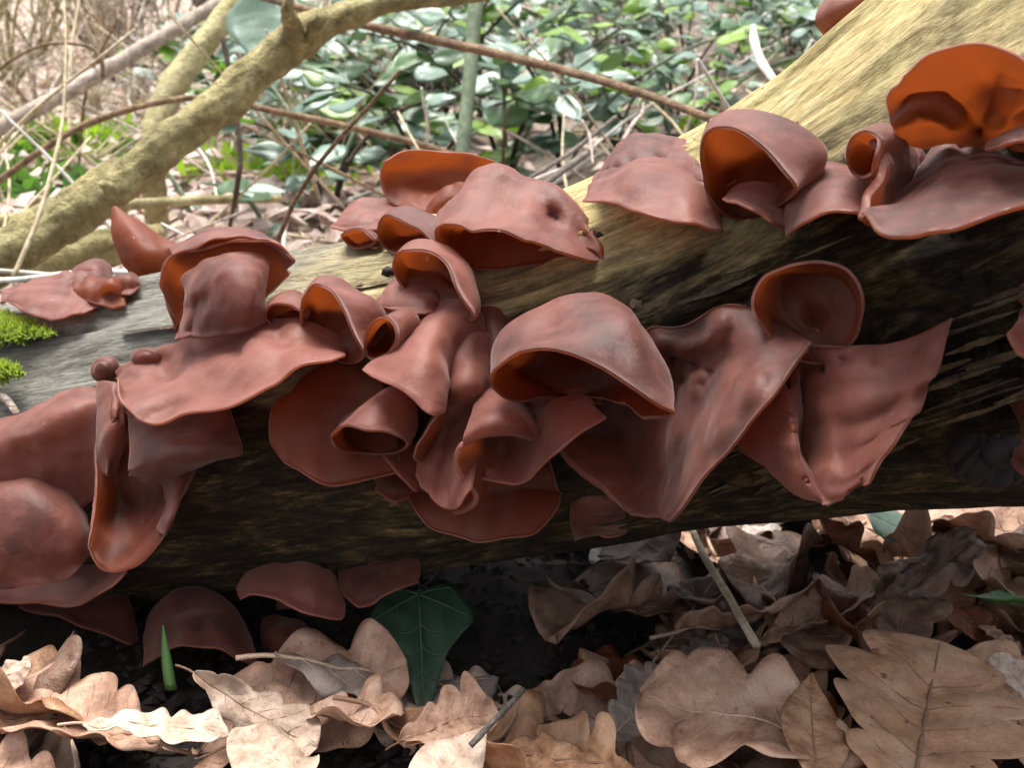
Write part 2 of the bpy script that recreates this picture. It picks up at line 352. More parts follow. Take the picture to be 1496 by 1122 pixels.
# ------------------------------------------------------------------ the log
def make_log():
    xs = np.linspace(-250, 1780, 520); na = 300
    d = ld(xs); r = lr(xs); cy = (lt(xs) + lb(xs)) / 2
    c = P(xs, cy, d)
    ray = FW + ((xs - CX) / FPX)[:, None] * RT - ((cy - CY) / FPX)[:, None] * UP; ray /= np.linalg.norm(ray, axis=1)[:, None]
    upv = UP - (ray @ UP)[:, None] * ray; upv /= np.linalg.norm(upv, axis=1)[:, None]
    th = np.arange(na) / na * 2 * math.pi                   # 0 = top, pi/2 = towards the camera
    s = np.r_[0, np.cumsum(np.linalg.norm(np.diff(c, axis=0), axis=1))]
    S, T = np.meshgrid(s, th, indexing='ij'); s0 = np.interp(CX, xs, s)
    # grain: fields long along the trunk and short around it
    g = np.stack([S * .10, T * .085, 0 * S], -1)
    k = .0016 * wob(g, .030, 31, 14) + .0010 * wob(g, .012, 32, 14) + .0006 * wob(np.stack([S * .06, T * .085, 0 * S], -1), .005, 33, 16)
    k += .0018 * wob(np.stack([S, T * .085, 0 * S], -1), .11, 34)
    # long drying cracks
    def crack(s_a, s_b, t0, slope, w, dep):
        t = t0 + slope * (S - s_a) + .06 * np.sin((S - s_a) * 60) * .4
        inside = np.clip((S - s_a) / .02, 0, 1) * np.clip((s_b - S) / .03, 0, 1)
        return -dep * inside * np.exp(-((T - t) / w) ** 2)
    k += crack(-.05, .175, .93, -.6, .028, .0085) + crack(-.05, .10, 1.28, -.4, .022, .006) + crack(s0 + .10, s0 + .30, 1.95, .1, .03, .007)
    k += crack(s0 + .13, s0 + .34, 2.12, .05, .02, .006) + crack(s0 + .08, s0 + .32, 2.32, -.1, .03, .007) + crack(s0 - .02, s0 + .12, .95, .2, .02, .005)
    k += crack(s0 + .05, s0 + .3, .55, .1, .018, .004) + crack(s0 + .02, s0 + .22, 1.55, -.2, .022, .005)
    # lower right: flaking layers
    fl = np.clip((S - s0 - .05) / .05, 0, 1) * np.exp(-((T - 2.0) / .42) ** 2)
    k += fl * (.0016 * np.sign(wob(np.stack([S * .25, T * .085, 0 * S], -1), .016, 41, 12)) + .0012 * wob(np.stack([S * .3, T * .085, 0 * S], -1), .007, 42, 12))
    rr = r[:, None] + k
    v = c[:, None] + rr[..., None] * (np.cos(T)[..., None] * upv[:, None] - np.sin(T)[..., None] * ray[:, None])
    nS = len(xs); V = v.reshape(-1, 3)
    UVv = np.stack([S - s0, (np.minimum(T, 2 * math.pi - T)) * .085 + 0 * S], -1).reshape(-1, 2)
    f = [(i * na + j, i * na + (j + 1) % na, (i + 1) * na + (j + 1) % na, (i + 1) * na + j) for i in range(nS - 1) for j in range(na)]
    f.append(tuple(range(na))); f.append(tuple((nS - 1) * na + j for j in range(na))[::-1])
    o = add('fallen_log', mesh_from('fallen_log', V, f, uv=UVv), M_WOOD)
    tag(o, 'weathered fallen log covered in brown ear fungi, rising from the leaf litter', 'log')
    return o
LOG = make_log()
def flakes():
    r = np.random.default_rng(77)
    for q in range(70):
        x = r.uniform(1080, 1520) if q < 46 else r.uniform(20, 1250); fr = r.uniform(.62, .93) if q < 46 else r.uniform(.08, .55)
        y = float(lt(x) + (lb(x) - lt(x)) * fr); L = r.uniform(.010, .045); W = r.uniform(.0004, .0016); n = 9
        t0, t1 = [], []
        dx = L / float(ld(x)) * FPX * .5; sl = float((lt(x + 40) + lb(x + 40) - lt(x - 40) - lb(x - 40)) / 160)
        a = P(np.linspace(x - dx, x + dx, n), y + sl * np.linspace(-dx, dx, n) + r.normal(size=n) * 1.0, 0 * np.ones(n) + 1.0) - CP
        xs = np.linspace(x - dx, x + dx, n); ys = y + sl * np.linspace(-dx, dx, n) + np.cumsum(r.normal(size=n)) * .7
        w = W * FPX / float(ld(x)) * (np.sin(np.linspace(.12, 3.02, n)) ** .6) * r.uniform(.7, 1.3, n)
        lift = r.uniform(.0004, .0022) * np.linspace(r.uniform(.2, 1), r.uniform(.2, 1.6), n)
        V = []
        for sgn, hh in ((-1, 1.0), (-1, -1.5), (1, -1.5), (1, 1.0)):
            yy = ys + sgn * w; V.append(P(xs, yy, ld(xs) - log_toward(xs, yy) - (lift + .0008 if hh > 0 else -.002)))
        V = np.concatenate(V); F = []
        for j in range(4):
            for i in range(n - 1): F.append((j * n + i, j * n + i + 1, ((j + 1) % 4) * n + i + 1, ((j + 1) % 4) * n + i))
        F += [(0, n, 2 * n, 3 * n), (4 * n - 1, 3 * n - 1, 2 * n - 1, n - 1)]
        add('bark_flake', mesh_from('bark_flake', V, F, smooth=False), M_FLAKE if r.random() < .6 else M_FLAKED, LOG)
M_FLAKE = bark_mat('ochre_wood_flake', (.03, .02, .010), (.11, .075, .034), (.26, .19, .09), 3, .001)
M_FLAKED = bark_mat('dark_wood_flake', (.010, .007, .005), (.05, .032, .02), (.13, .09, .05), 3, .001)
flakes()

# ------------------------------------------------------------------ ear fungi
def to_world(rows, base):
    a = np.asarray(rows, float); return P(a[..., 0], a[..., 1], ld(a[..., 0]) - base - a[..., 2] / 1000.0)
def grid_normals(g, closed):
    if closed: du = np.roll(g, -1, 1) - np.roll(g, 1, 1)
    else: du = np.gradient(g, axis=1)
    dv = np.gradient(g, axis=0); n = np.cross(du, dv); L = np.linalg.norm(n, axis=-1, keepdims=True)
    n = n / np.maximum(L, 1e-12)
    for _ in range(2):
        m = n.copy(); m[1:] += n[:-1]; m[:-1] += n[1:]; m += np.roll(n, 1, 1) + np.roll(n, -1, 1) if closed else 0
        n = m / np.maximum(np.linalg.norm(m, axis=-1, keepdims=True), 1e-9)
    return n
def shell(g, closed, thick, inner_faces_camera, cap0):
    """closed thin body round a grid g[v][u]; last row is the free rim"""
    nv, nu = g.shape[:2]; n = grid_normals(g, closed)
    view = g - CP; facing = -(n * view).sum(-1).mean()
    if cap0:                                            # cup: the outer side looks away from the mouth
        ctr = g[-1].mean(0); s = np.sign(((g[nv // 2] - ctr) * n[nv // 2]).sum(-1).mean()); s = s if s != 0 else 1
        n = n * s
    else:
        s = 1 if facing > 0 else -1
        if inner_faces_camera: s = -s
        n = n * s
    vv = np.linspace(0, 1, nv)[:, None]; t = thick * (1 - .55 * vv ** 5) * np.ones((nv, nu))
    if not closed:
        uu = np.linspace(0, 1, nu)[None]; t = t * (1 - .35 * np.abs(2 * uu - 1) ** 10)
    A = g + n * t[..., None] * .5; B = g - n * t[..., None] * .5
    V = [A.reshape(-1, 3), B.reshape(-1, 3)]; F = []; FM = []
    o2 = nv * nu; uc = nu if closed else nu - 1
    for i in range(nv - 1):
        for j in range(uc):
            j2 = (j + 1) % nu; q = (i * nu + j, i * nu + j2, (i + 1) * nu + j2, (i + 1) * nu + j)
            if s > 0: F.append(q); F.append(tuple(o2 + k for k in q[::-1]))
            else: F.append(q[::-1]); F.append(tuple(o2 + k for k in q))
            FM += [0, 1]
    # rounded free edge
    if closed: loops = [[(nv - 1, j) for j in range(nu)]]
    else: loops = [[(0, j) for j in range(nu)] + [(i, nu - 1) for i in range(1, nv)] + [(nv - 1, j) for j in range(nu - 2, -1, -1)] + [(i, 0) for i in range(nv - 2, 0, -1)]]
    off = 2 * o2
    for lp in loops:
        pts = np.array([g[i, j] for i, j in lp]); tt = np.array([t[i, j] for i, j in lp])
        innr = np.array([g[min(max(i, 1), nv - 2) if not closed else nv - 2, j if closed else min(max(j, 1), nu - 2)] for i, j in lp])
        out = pts - innr; out /= np.maximum(np.linalg.norm(out, axis=1)[:, None], 1e-9)
        V.append(pts + out * tt[:, None] * .45); m = len(lp)
        for k in range(m):
            k2 = (k + 1) % m; a = lp[k][0] * nu + lp[k][1]; b = lp[k2][0] * nu + lp[k2][1]
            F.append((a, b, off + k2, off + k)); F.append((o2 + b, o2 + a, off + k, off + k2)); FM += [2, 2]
        off += m
    if cap0:
        c0 = tuple(range(nu)); c1 = tuple(o2 + j for j in range(nu))
        F += [c0[::-1], c1] if s > 0 else [c0, c1[::-1]]; FM += [0, 1]
    return np.vstack(V), F, FM
def sheet(rows, nu=44, nv=34):
    rs = [arc_resample(catmull(r, 160), nu) if len({len(q) for q in rows}) > 1 else catmull(r, nu) for r in rows]
    a = np.stack(rs)
    if len(rows) == 2: a = np.stack([a[0], (a[0] + a[1]) / 2, a[1]])
    g = np.stack([catmull(a[:, j], nv) for j in range(nu)], 1)
    return g
def cup(apex, rim, mid=None, nu=64, nv=30, flat=1.0):
    """apex = where it grows from the log, rim = closed loop of the free edge, mid = loop between them"""
    R = catmull(rim, nu, True); A = np.asarray(apex, float)
    if mid is not None:
        Md = catmull(mid, nu, True); t = np.linspace(.03, 1, nv)
        k0 = A + (Md - A) * .55 + (Md - A).mean(0) * 0 ; rows = np.stack([A + (Md - A) * .04, k0, Md, R])
        return np.stack([catmull(rows[:, j], nv) for j in range(nu)], 1)
    c = R.mean(0); th = np.linspace(.04, 1, nv) * math.pi / 2
    return np.stack([A + (c - A) * (1 - math.cos(q)) ** flat + (R - c) * math.sin(q) for q in th])
def dist_axis(p):
    xs = np.linspace(-250, 1780, 300); c = P(xs, (lt(xs) + lb(xs)) / 2, ld(xs)); q = np.linalg.norm(c - p, axis=1); i = int(q.argmin())
    return c[i], lr(xs)[i]
FUNGI = 0
def fungus(label, anchor, patches, wr=1.0, thick=2.0, name='ear_fungus', dents=(), group='ear fungi growing on the log', cat='fungus', root=None, mats=None, stalk=True, ruf=2.0, creases=()):
    global FUNGI
    FUNGI += 1; base = float(log_toward(anchor[0], anchor[1]))
    V, F, FM, off = [], [], [], 0
    sc = float(ld(anchor[0])) / .43
    rootp = None
    for pt in patches:
        kind = pt[0]; opt = pt[-1] if isinstance(pt[-1], dict) else {}
        if kind == 's': g = sheet(pt[1], opt.get('nu', 44), opt.get('nv', 34)); closed = False
        else: g = cup(pt[1], pt[2], opt.get('mid'), flat=opt.get('flat', 1.0)); closed = True
        g = g.copy(); vv = np.linspace(0, 1, g.shape[0])[:, None]
        uu = np.linspace(0, 1, g.shape[1])[None]; rs_ = np.random.default_rng(FUNGI * 13 + len(V)); rf = opt.get('ruf', ruf) * min(1.0, float(np.linalg.norm(np.diff(g[-1, :, :2], axis=0), axis=1).sum()) / 260) ** 1.3
        if closed:
            k1 = rs_.integers(2, 4); wv = np.sin(2 * math.pi * k1 * uu + rs_.uniform(0, 6)) + .6 * np.sin(2 * math.pi * (k1 + 2) * uu + rs_.uniform(0, 6))
            g[..., 2] += rf * .45 * wv * vv ** 2; g[..., 1] += rf * .8 * wv * vv ** 2
        else:
            k1 = rs_.uniform(1.2, 2.2); wv = np.sin(2 * math.pi * k1 * uu + rs_.uniform(0, 6) + .8 * np.sin(5 * uu + 1)) + .55 * np.sin(2 * math.pi * k1 * 2.3 * uu + rs_.uniform(0, 6))
            g[..., 2] += rf * wv * (vv ** 1.6); g[..., 1] += rf * 1.1 * np.sin(2 * math.pi * k1 * 1.7 * uu + rs_.uniform(0, 6)) * vv ** 3
        if not opt.get('inner', False): g[..., 2] += opt.get('lip', 2.2) * np.clip((vv - .86) / .14, 0, 1) ** 2
        lim = (log_toward(g[..., 0], g[..., 1]) - base) * 1000 + opt.get('gap', 3.5) * np.clip(vv / .25, 0, 1) - 3 * (1 - np.clip(vv / .25, 0, 1))
        ins = np.clip((g[..., 1] - lt(g[..., 0])) / 25, 0, 1) * np.clip((lb(g[..., 0]) - g[..., 1]) / 25, 0, 1)
        dlt = lim - g[..., 2]; soft = .5 * (dlt + np.sqrt(dlt * dlt + 6.0)); g[..., 2] += soft * ins * (ins > 0)
        for (dx, dy, dr, dh) in dents:
            q = np.hypot(g[..., 0] - dx, g[..., 1] - dy) / dr; g = g.copy(); g[..., 2] += dh * np.exp(-q * q)
        for (pl, cw, dh) in creases:
            best = np.full(g.shape[:2], 1e9)
            for (ax_, ay_), (bx_, by_) in zip(pl[:-1], pl[1:]):
                ex, ey = bx_ - ax_, by_ - ay_; tt_ = np.clip(((g[..., 0] - ax_) * ex + (g[..., 1] - ay_) * ey) / (ex * ex + ey * ey), 0, 1)
                best = np.minimum(best, np.hypot(g[..., 0] - ax_ - tt_ * ex, g[..., 1] - ay_ - tt_ * ey))
            g[..., 2] += dh * np.exp(-(best / cw) ** 2)
        w = to_world(g, base); n = grid_normals(w, closed)
        amp = opt.get('wr', wr) * (1.15 - .75 * vv)
        sd = FUNGI * 7 + 100
        w = w + n * (amp * (.00055 * wob(w, .019, sd) + .00030 * wob(w, .008, sd + 1) * (1 - .4 * vv)) + .0013 * wob(w, .038, sd + 2))[..., None]
        v, f, fm = shell(w, closed, thick / 1000 * opt.get('t', 1), opt.get('inner', False), closed)
        V.append(v); F += [tuple(i + off for i in q) for q in f]; FM += fm; off += len(v)
        if rootp is None: rootp = w[0].mean(0) if closed or root is None else w[0].mean(0)
    if root is not None: rootp = to_world(np.array([root]), base)[0]
    ax, rr = dist_axis(rootp); dirv = rootp - ax; dl = np.linalg.norm(dirv)
    if dl > rr * .97 and stalk:                                   # short stalk down into the wood
        end = ax + dirv / dl * rr * .93; v, f = tube([rootp, (rootp + end) / 2, end], [.0045, .005, .007], 10, .05)
        V.append(v); F += [tuple(i + off for i in q) for q in f]; FM += [0] * len(f); off += len(v)
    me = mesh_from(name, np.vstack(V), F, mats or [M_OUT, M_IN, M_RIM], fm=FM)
    o = add(name, me); tag(o, label, cat, group); return o

#FUNGI_LIST
# ---- far left, on the thin end of the log
fungus('low crumpled pink-brown ear fungus beside the bright moss at the thin end of the log', (95, 440), [
    ('s', [[(8, 428, -6), (45, 412, -4), (95, 404, -4), (140, 402, -6), (178, 412, -8)],
           [(4, 434, 4), (45, 432, 10), (95, 426, 10), (135, 424, 6), (165, 425, 0)],
           [(3, 440, 8), (35, 460, 18), (75, 469, 20), (112, 460, 18), (132, 452, 10)]]),
    ('s', [[(95, 408, -4), (130, 405, -4), (165, 408, -6), (185, 420, -8)],
           [(105, 420, 8), (135, 420, 13), (165, 416, 14), (182, 428, 4)],
           [(100, 432, 8), (130, 440, 14), (160, 446, 15), (180, 442, 6)]], {'inner': True})], wr=1.8, dents=((158, 430, 12, -5),))
fungus('small rounded pink-brown ear fungus poking up behind the crumpled one by the moss', (130, 412), [
    ('s', [[(100, 408, 2), (112, 390, 0), (130, 382, -3), (150, 386, -4), (162, 404, -4)], [(102, 414, 6), (115, 400, 9), (132, 394, 10), (150, 398, 8), (165, 410, 2)],
           [(104, 418, 4), (118, 414, 10), (134, 412, 12), (150, 414, 10), (166, 416, 2)]])])
fungus('small blunt pink-brown ear fungus on the right of the crumpled one by the moss', (190, 420), [
    ('s', [[(155, 410, -2), (170, 398, -4), (190, 395, -6), (204, 404, -6)], [(158, 418, 4), (172, 408, 8), (190, 406, 8), (205, 412, 2)], [(160, 426, 4), (178, 432, 8), (192, 430, 8), (202, 418, 2)]])])
fungus('upright pointed red-brown ear fungus standing on the log under the diagonal branch', (220, 400), [
    ('s', [[(190, 398, 4), (205, 402, 5), (222, 404, 5), (240, 402, 4), (256, 394, 2), (268, 376, 0)],
           [(176, 380, 4), (190, 380, 12), (210, 378, 16), (232, 378, 14), (250, 374, 8), (266, 368, 2)],
           [(166, 345, 4), (176, 345, 10), (196, 346, 15), (220, 352, 14), (244, 358, 9), (268, 363, 2)],
           [(164, 306, 4), (168, 303, 4), (184, 314, 3), (208, 330, 3), (238, 346, 2), (271, 361, 0)]], {'inner': True, 'lip': 0})])
fungus('tall folded ear fungus with a smooth brown front lobe and hollow left side', (320, 470), [
    ('s', [[(262, 494, 2), (285, 480, -2), (320, 470, -4), (360, 455, -4), (400, 425, -2), (424, 396, 0)],
           [(248, 460, 12), (262, 425, 4), (310, 400, 0), (355, 385, -2), (390, 382, 0), (420, 392, 2)],
           [(241, 425, 14), (252, 388, 14), (300, 365, 10), (350, 352, 6), (395, 356, 6), (428, 384, 8)],
           [(240, 410, 18), (256, 378, 22), (300, 362, 22), (350, 350, 18), (395, 352, 16), (430, 380, 12)]], {'lip': 0}),
    ('s', [[(255, 370, 10), (290, 350, 4), (335, 338, 0), (385, 342, 0), (430, 378, 6)], [(256, 376, 22), (295, 356, 20), (340, 346, 17), (390, 348, 14), (430, 380, 10)]], {'nv': 12}),
    ('s', [[(273, 408, 20), (298, 386, 20), (340, 371, 18), (378, 370, 16), (394, 380, 14)],
           [(277, 430, 28), (302, 415, 31), (340, 405, 31), (375, 405, 28), (392, 415, 18)],
           [(270, 462, 27), (298, 455, 33), (335, 448, 34), (370, 445, 31), (390, 446, 20)],
           [(254, 498, 20), (290, 494, 26), (325, 490, 28), (360, 482, 26), (388, 470, 18)]])], root=(320, 475, -2), creases=(([(268, 415), (272, 450), (262, 488)], 9, -9), ([(292, 440), (284, 485)], 9, -5), ([(300, 388), (340, 400), (350, 460)], 26, 3)))
fungus('broad shelf-like pink ear fungus with a thick pale rim jutting from the log', (330, 520), [
    ('s', [[(172, 546, 2), (212, 520, 0), (262, 501, 0), (325, 490, 2), (382, 470, 2), (432, 466, 2), (482, 484, 2), (502, 514, 6)],
           [(178, 560, 12), (215, 545, 12), (265, 535, 10), (325, 520, 16), (385, 500, 20), (432, 495, 18), (475, 505, 14), (502, 518, 12)],
           [(176, 576, 28), (208, 578, 30), (258, 572, 30), (320, 556, 34), (380, 532, 38), (430, 520, 36), (472, 518, 30), (503, 521, 22)],
           [(168, 556, 34), (186, 592, 40), (238, 612, 46), (305, 602, 50), (365, 576, 52), (422, 546, 48), (470, 530, 42), (504, 523, 32)]])],
    thick=2.6, wr=1.6, dents=((242, 545, 34, -9), (330, 503, 22, -6), (300, 512, 14, -4), (352, 522, 10, -4)),
    creases=(([(200, 592), (270, 568), (300, 538), (345, 512), (388, 484)], 16, 7), ([(390, 480), (420, 505), (410, 540)], 14, -3)))
fungus('dark square-edged lobe of ear fungus hanging under the broad pink shelf', (265, 620), [
    ('s', [[(192, 590, 4), (235, 590, 4), (285, 585, 2), (330, 580, 0)],
           [(190, 630, 20), (235, 625, 24), (285, 622, 22), (338, 612, 12)],
           [(187, 684, 30), (225, 670, 36), (285, 661, 36), (352, 656, 22)],
           [(188, 690, 26), (215, 705, 24), (262, 690, 20), (345, 662, 14)]])], wr=.6)
fungus('long drooping ear fungus with upturned pale edge under the pink shelf', (210, 700), [
    ('s', [[(150, 575, 2), (168, 580, 2), (186, 600, 2), (204, 640, 0), (226, 678, 0)],
           [(140, 660, 12), (165, 668, 4), (190, 682, -2), (212, 700, -2), (234, 705, 6)],
           [(132, 745, 24), (160, 758, 12), (190, 758, 6), (218, 746, 8), (242, 735, 18)],
           [(129, 800, 36), (148, 829, 40), (186, 833, 42), (226, 802, 40), (254, 745, 34)]], {'inner': True, 'ruf': .6}),
    ('s', [[(228, 690, 8), (242, 715, 16), (244, 740, 22), (236, 775, 32)], [(258, 682, 16), (258, 716, 26), (250, 748, 32), (238, 780, 38)], [(288, 676, 12), (270, 714, 22), (256, 748, 30), (240, 782, 36)]], {'ruf': .3, 'nv': 16})], root=(190, 610, -2))
fungus('wide brown ear fungus with smooth sloping top left of the pink shelf', (70, 640), [
    ('s', [[(-70, 650, 4), (-10, 622, 6), (50, 594, 4), (110, 568, 2), (160, 560, 0)],
           [(-70, 660, 22), (-10, 640, 24), (50, 620, 22), (108, 598, 16), (158, 590, 6)],
           [(-70, 690, 30), (-10, 672, 28), (45, 662, 22), (100, 660, 12), (155, 650, 4)],
           [(-60, 740, 26), (0, 735, 20), (50, 735, 12), (105, 745, 4), (150, 720, 0)]])], wr=.9)
fungus('big rounded red-brown ear fungus lobe bulging left of the drooping one', (60, 770), [
    ('s', [[(-80, 690, 8), (-10, 677, 12), (40, 682, 14), (86, 708, 12), (121, 756, 8)],
           [(-80, 735, 32), (-10, 725, 38), (48, 732, 36), (96, 754, 27), (127, 776, 12)],
           [(-80, 800, 38), (-10, 800, 44), (52, 800, 40), (103, 800, 28), (132, 795, 13)],
           [(-80, 848, 32), (-5, 857, 36), (55, 854, 34), (106, 838, 24), (133, 808, 13)]])], wr=.6, root=(30, 700, -2))
fungus('flat red-brown ear fungus lip below the big rounded lobe', (80, 840), [
    ('s', [[(-60, 845, 4), (20, 842, 4), (90, 838, 2), (150, 825, 0), (180, 815, 0)], [(-60, 862, 22), (20, 868, 24), (90, 862, 20), (150, 846, 12), (184, 830, 6)],
           [(-60, 868, 30), (10, 878, 34), (62, 889, 34), (122, 882, 28), (162, 864, 20), (188, 838, 12)]])], wr=.7)
fungus('lowest wedge of ear fungus on the left, nearly touching the oak leaves', (130, 870), [
    ('s', [[(40, 870, 0), (90, 866, 0), (140, 852, -2), (172, 838, -6)], [(35, 880, 14), (92, 885, 16), (150, 888, 14), (188, 880, 4)], [(28, 886, 22), (92, 901, 26), (146, 926, 26), (186, 943, 22), (202, 936, 12)]])], wr=.7)
fungus('tiny round fungus bud left of the broad pink shelf', (153, 542), [('c', (152, 540, 5), [(143, 537, -4), (151, 530, -4), (163, 531, -4), (166, 542, -4), (156, 550, -4), (145, 548, -4)], {'mid': [(144, 537, 1), (151, 531, 2), (162, 532, 2), (164, 541, 2), (155, 548, 1), (146, 546, 1)], 'lip': 0, 'gap': 0})], group='small fungus buds on the log', stalk=False)
fungus('tiny flat fungus bud above the broad pink shelf', (213, 520), [('c', (214, 520, 7), [(198, 521, -4), (213, 511, -4), (230, 514, -4), (232, 525, -4), (212, 529, -4)], {'mid': [(200, 521, 3), (213, 512, 4), (228, 515, 4), (230, 524, 3), (212, 528, 3)], 'lip': 0, 'gap': 0})], group='small fungus buds on the log', stalk=False)
fungus('narrow pleated ear fungus squeezed between the sloping one and the drooping one', (168, 630), [
    ('s', [[(148, 560, 2), (164, 558, 8), (186, 566, 6)], [(144, 602, 10), (164, 598, 21), (186, 612, 14)], [(142, 650, 12), (158, 654, 20), (178, 665, 12)], [(140, 690, 10), (156, 696, 16), (172, 696, 8)]], {'ruf': .2, 'lip': 0})], wr=.8, root=(165, 575, -2))
# ---- under the log on the left, in the dark
fungus('dark arched ear fungus cap just behind the short green shoot', (300, 850), [
    ('s', [[(212, 930, 8), (222, 895, 4), (262, 868, 0), (318, 870, 0), (362, 915, 2), (386, 985, 8)],
           [(210, 950, 24), (235, 920, 26), (270, 902, 26), (315, 905, 26), (355, 938, 22), (384, 988, 18)],
           [(206, 972, 32), (235, 962, 38), (275, 950, 42), (320, 951, 42), (355, 966, 34), (382, 990, 26)]])], wr=.6, root=(290, 860, -8))
fungus('dark angular ear fungus cap hanging under the log beside the ivy leaf', (430, 830), [
    ('s', [[(352, 862, 2), (375, 836, 0), (420, 820, -2), (452, 818, -2), (482, 838, -2), (500, 880, 0)],
           [(350, 870, 12), (378, 852, 16), (420, 845, 18), (455, 850, 18), (480, 870, 14), (499, 892, 8)],
           [(351, 876, 18), (385, 872, 26), (420, 876, 30), (455, 890, 28), (480, 902, 22), (498, 908, 14)]])], wr=.8)
fungus('small dark lobes of ear fungus behind the oak leaves under the log', (420, 850), [
    ('s', [[(386, 905, 0), (410, 900, 0), (435, 905, -2), (450, 925, -4)], [(384, 930, 10), (410, 930, 14), (436, 935, 12), (454, 945, 4)], [(386, 955, 14), (408, 970, 20), (436, 973, 18), (456, 955, 10)]])], wr=1.0, root=(420, 890, -8))
fungus('dim red-brown ear fungus sheet under the log above the ivy leaf', (550, 825), [
    ('s', [[(495, 830, 0), (530, 828, 0), (575, 822, -2), (612, 818, -2)], [(498, 856, 10), (530, 858, 12), (575, 850, 8), (612, 838, 2)], [(505, 872, 16), (530, 888, 18), (565, 872, 14), (610, 852, 6)]])], wr=1.0)
fungus('dark frilled ear fungus hanging in shade below the centre of the log', (880, 775), [
    ('s', [[(836, 715, -4), (862, 712, -4), (890, 718, -4), (910, 730, -4)], [(835, 755, -6), (862, 755, -4), (892, 756, -4), (914, 762, -8)], [(842, 786, -8), (862, 780, -2), (890, 786, -2), (916, 778, -8)]])], wr=1.8)

# ---- centre cluster
fungus('deep hanging red-brown ear fungus sheet left of the central folds', (470, 610), [
    ('s', [[(432, 560, -2), (465, 535, -4), (510, 518, -6), (560, 515, -6)], [(404, 598, 14), (445, 590, 10), (505, 580, 6), (560, 575, 2)],
           [(396, 632, 22), (430, 645, 20), (490, 648, 14), (580, 640, 8)], [(400, 655, 24), (428, 684, 26), (490, 708, 26), (585, 690, 16)]], {'inner': True})], wr=.6, root=(500, 530, -6))
fungus('small ear fungus with an orange curled lip right of the tall folded one', (415, 455), [
    ('c', (440, 455, -4), [(391, 460, 18), (400, 448, 20), (425, 446, 20), (446, 462, 20), (436, 470, 10), (410, 474, 10), (395, 470, 14)], {'mid': [(398, 448, 12), (412, 434, 12), (432, 430, 10), (448, 445, 8), (444, 460, 0), (420, 462, -2), (404, 462, 4)]})], wr=1.2)
fungus('open ear fungus with glowing orange inside between the shelf and the central folds', (500, 465), [
    ('c', (550, 478, -4), [(444, 430, 24), (458, 416, 28), (482, 422, 34), (503, 450, 38), (518, 482, 38), (529, 518, 32), (505, 528, 10), (472, 515, 8), (449, 482, 14), (442, 450, 20)],
     {'mid': [(462, 424, 12), (482, 410, 14), (520, 424, 18), (550, 448, 20), (556, 478, 20), (542, 505, 18), (520, 505, 2), (495, 496, -4), (478, 475, -2), (462, 448, 4)]})], wr=1.0)
fungus('small rolled ear fungus tucked left of the central folds', (565, 490), [
    ('c', (612, 475, -2), [(530, 492, 30), (545, 470, 34), (566, 476, 38), (570, 498, 38), (556, 522, 34), (536, 522, 26)],
     {'mid': [(555, 478, 14), (570, 456, 20), (598, 458, 24), (605, 480, 22), (588, 508, 18), (562, 512, 12)]})], wr=.8)
fungus('small wrinkled pink ear fungus between two orange-lined cups', (600, 435), [
    ('s', [[(552, 445, -2), (570, 420, -4), (600, 412, -4), (635, 420, -4), (650, 440, -4)], [(556, 450, 8), (575, 436, 12), (602, 430, 14), (632, 436, 12), (648, 450, 6)], [(560, 452, 12), (580, 455, 18), (605, 460, 20), (630, 458, 18), (648, 458, 10)]])], wr=1.8)
fungus('curled ear fungus with orange inside just below the wrinkled pale cap', (630, 405), [
    ('c', (678, 425, -6), [(574, 378, 20), (590, 362, 24), (620, 366, 32), (648, 388, 38), (668, 420, 40), (688, 460, 34), (660, 458, 10), (622, 442, 6), (588, 420, 10), (574, 398, 16)],
     {'mid': [(592, 372, 8), (618, 355, 12), (652, 360, 18), (682, 385, 22), (694, 415, 22), (696, 446, 20), (672, 440, 2), (640, 425, -6), (612, 405, -4), (596, 390, 0)]})], wr=.5, thick=2.2)
fungus('ear fungus with a bright orange lip left of the wrinkled pale cap', (605, 345), [
    ('c', (645, 345, -6), [(557, 330, 14), (568, 320, 18), (595, 328, 24), (622, 342, 28), (642, 364, 26), (615, 376, 8), (583, 373, 8), (560, 354, 10)],
     {'mid': [(572, 322, 2), (592, 310, 6), (625, 309, 12), (650, 318, 16), (655, 345, 14), (635, 362, -4), (605, 358, -8), (580, 345, -4)]})], wr=.5)
fungus('large wrinkled pale-pink cap with orange lip on top of the log', (760, 330), [
    ('c', (775, 305, -14), [(636, 340, 30), (662, 323, 40), (712, 335, 48), (768, 355, 48), (825, 369, 40), (882, 377, 18), (850, 365, -4), (780, 385, -4), (710, 394, 8), (652, 378, 22)],
     {'mid': [(652, 312, 14), (688, 264, 10), (728, 250, 8), (786, 274, 10), (836, 304, 12), (872, 350, 6), (840, 330, -12), (780, 335, -16), (712, 345, -14), (668, 340, -4)]})],
    wr=3.0, thick=2.2, dents=((808, 318, 15, -8), (795, 345, 22, -6), (700, 285, 9, -3), (735, 275, 8, -3), (715, 310, 10, -3), (750, 300, 9, -3)), creases=(([(672, 300), (715, 290), (755, 298)], 7, -3), ([(690, 318), (735, 315), (770, 325)], 8, -3), ([(720, 268), (765, 282)], 7, -3), ([(790, 300), (815, 330), (860, 350)], 12, -4), ([(740, 335), (800, 350)], 9, 2.5)))
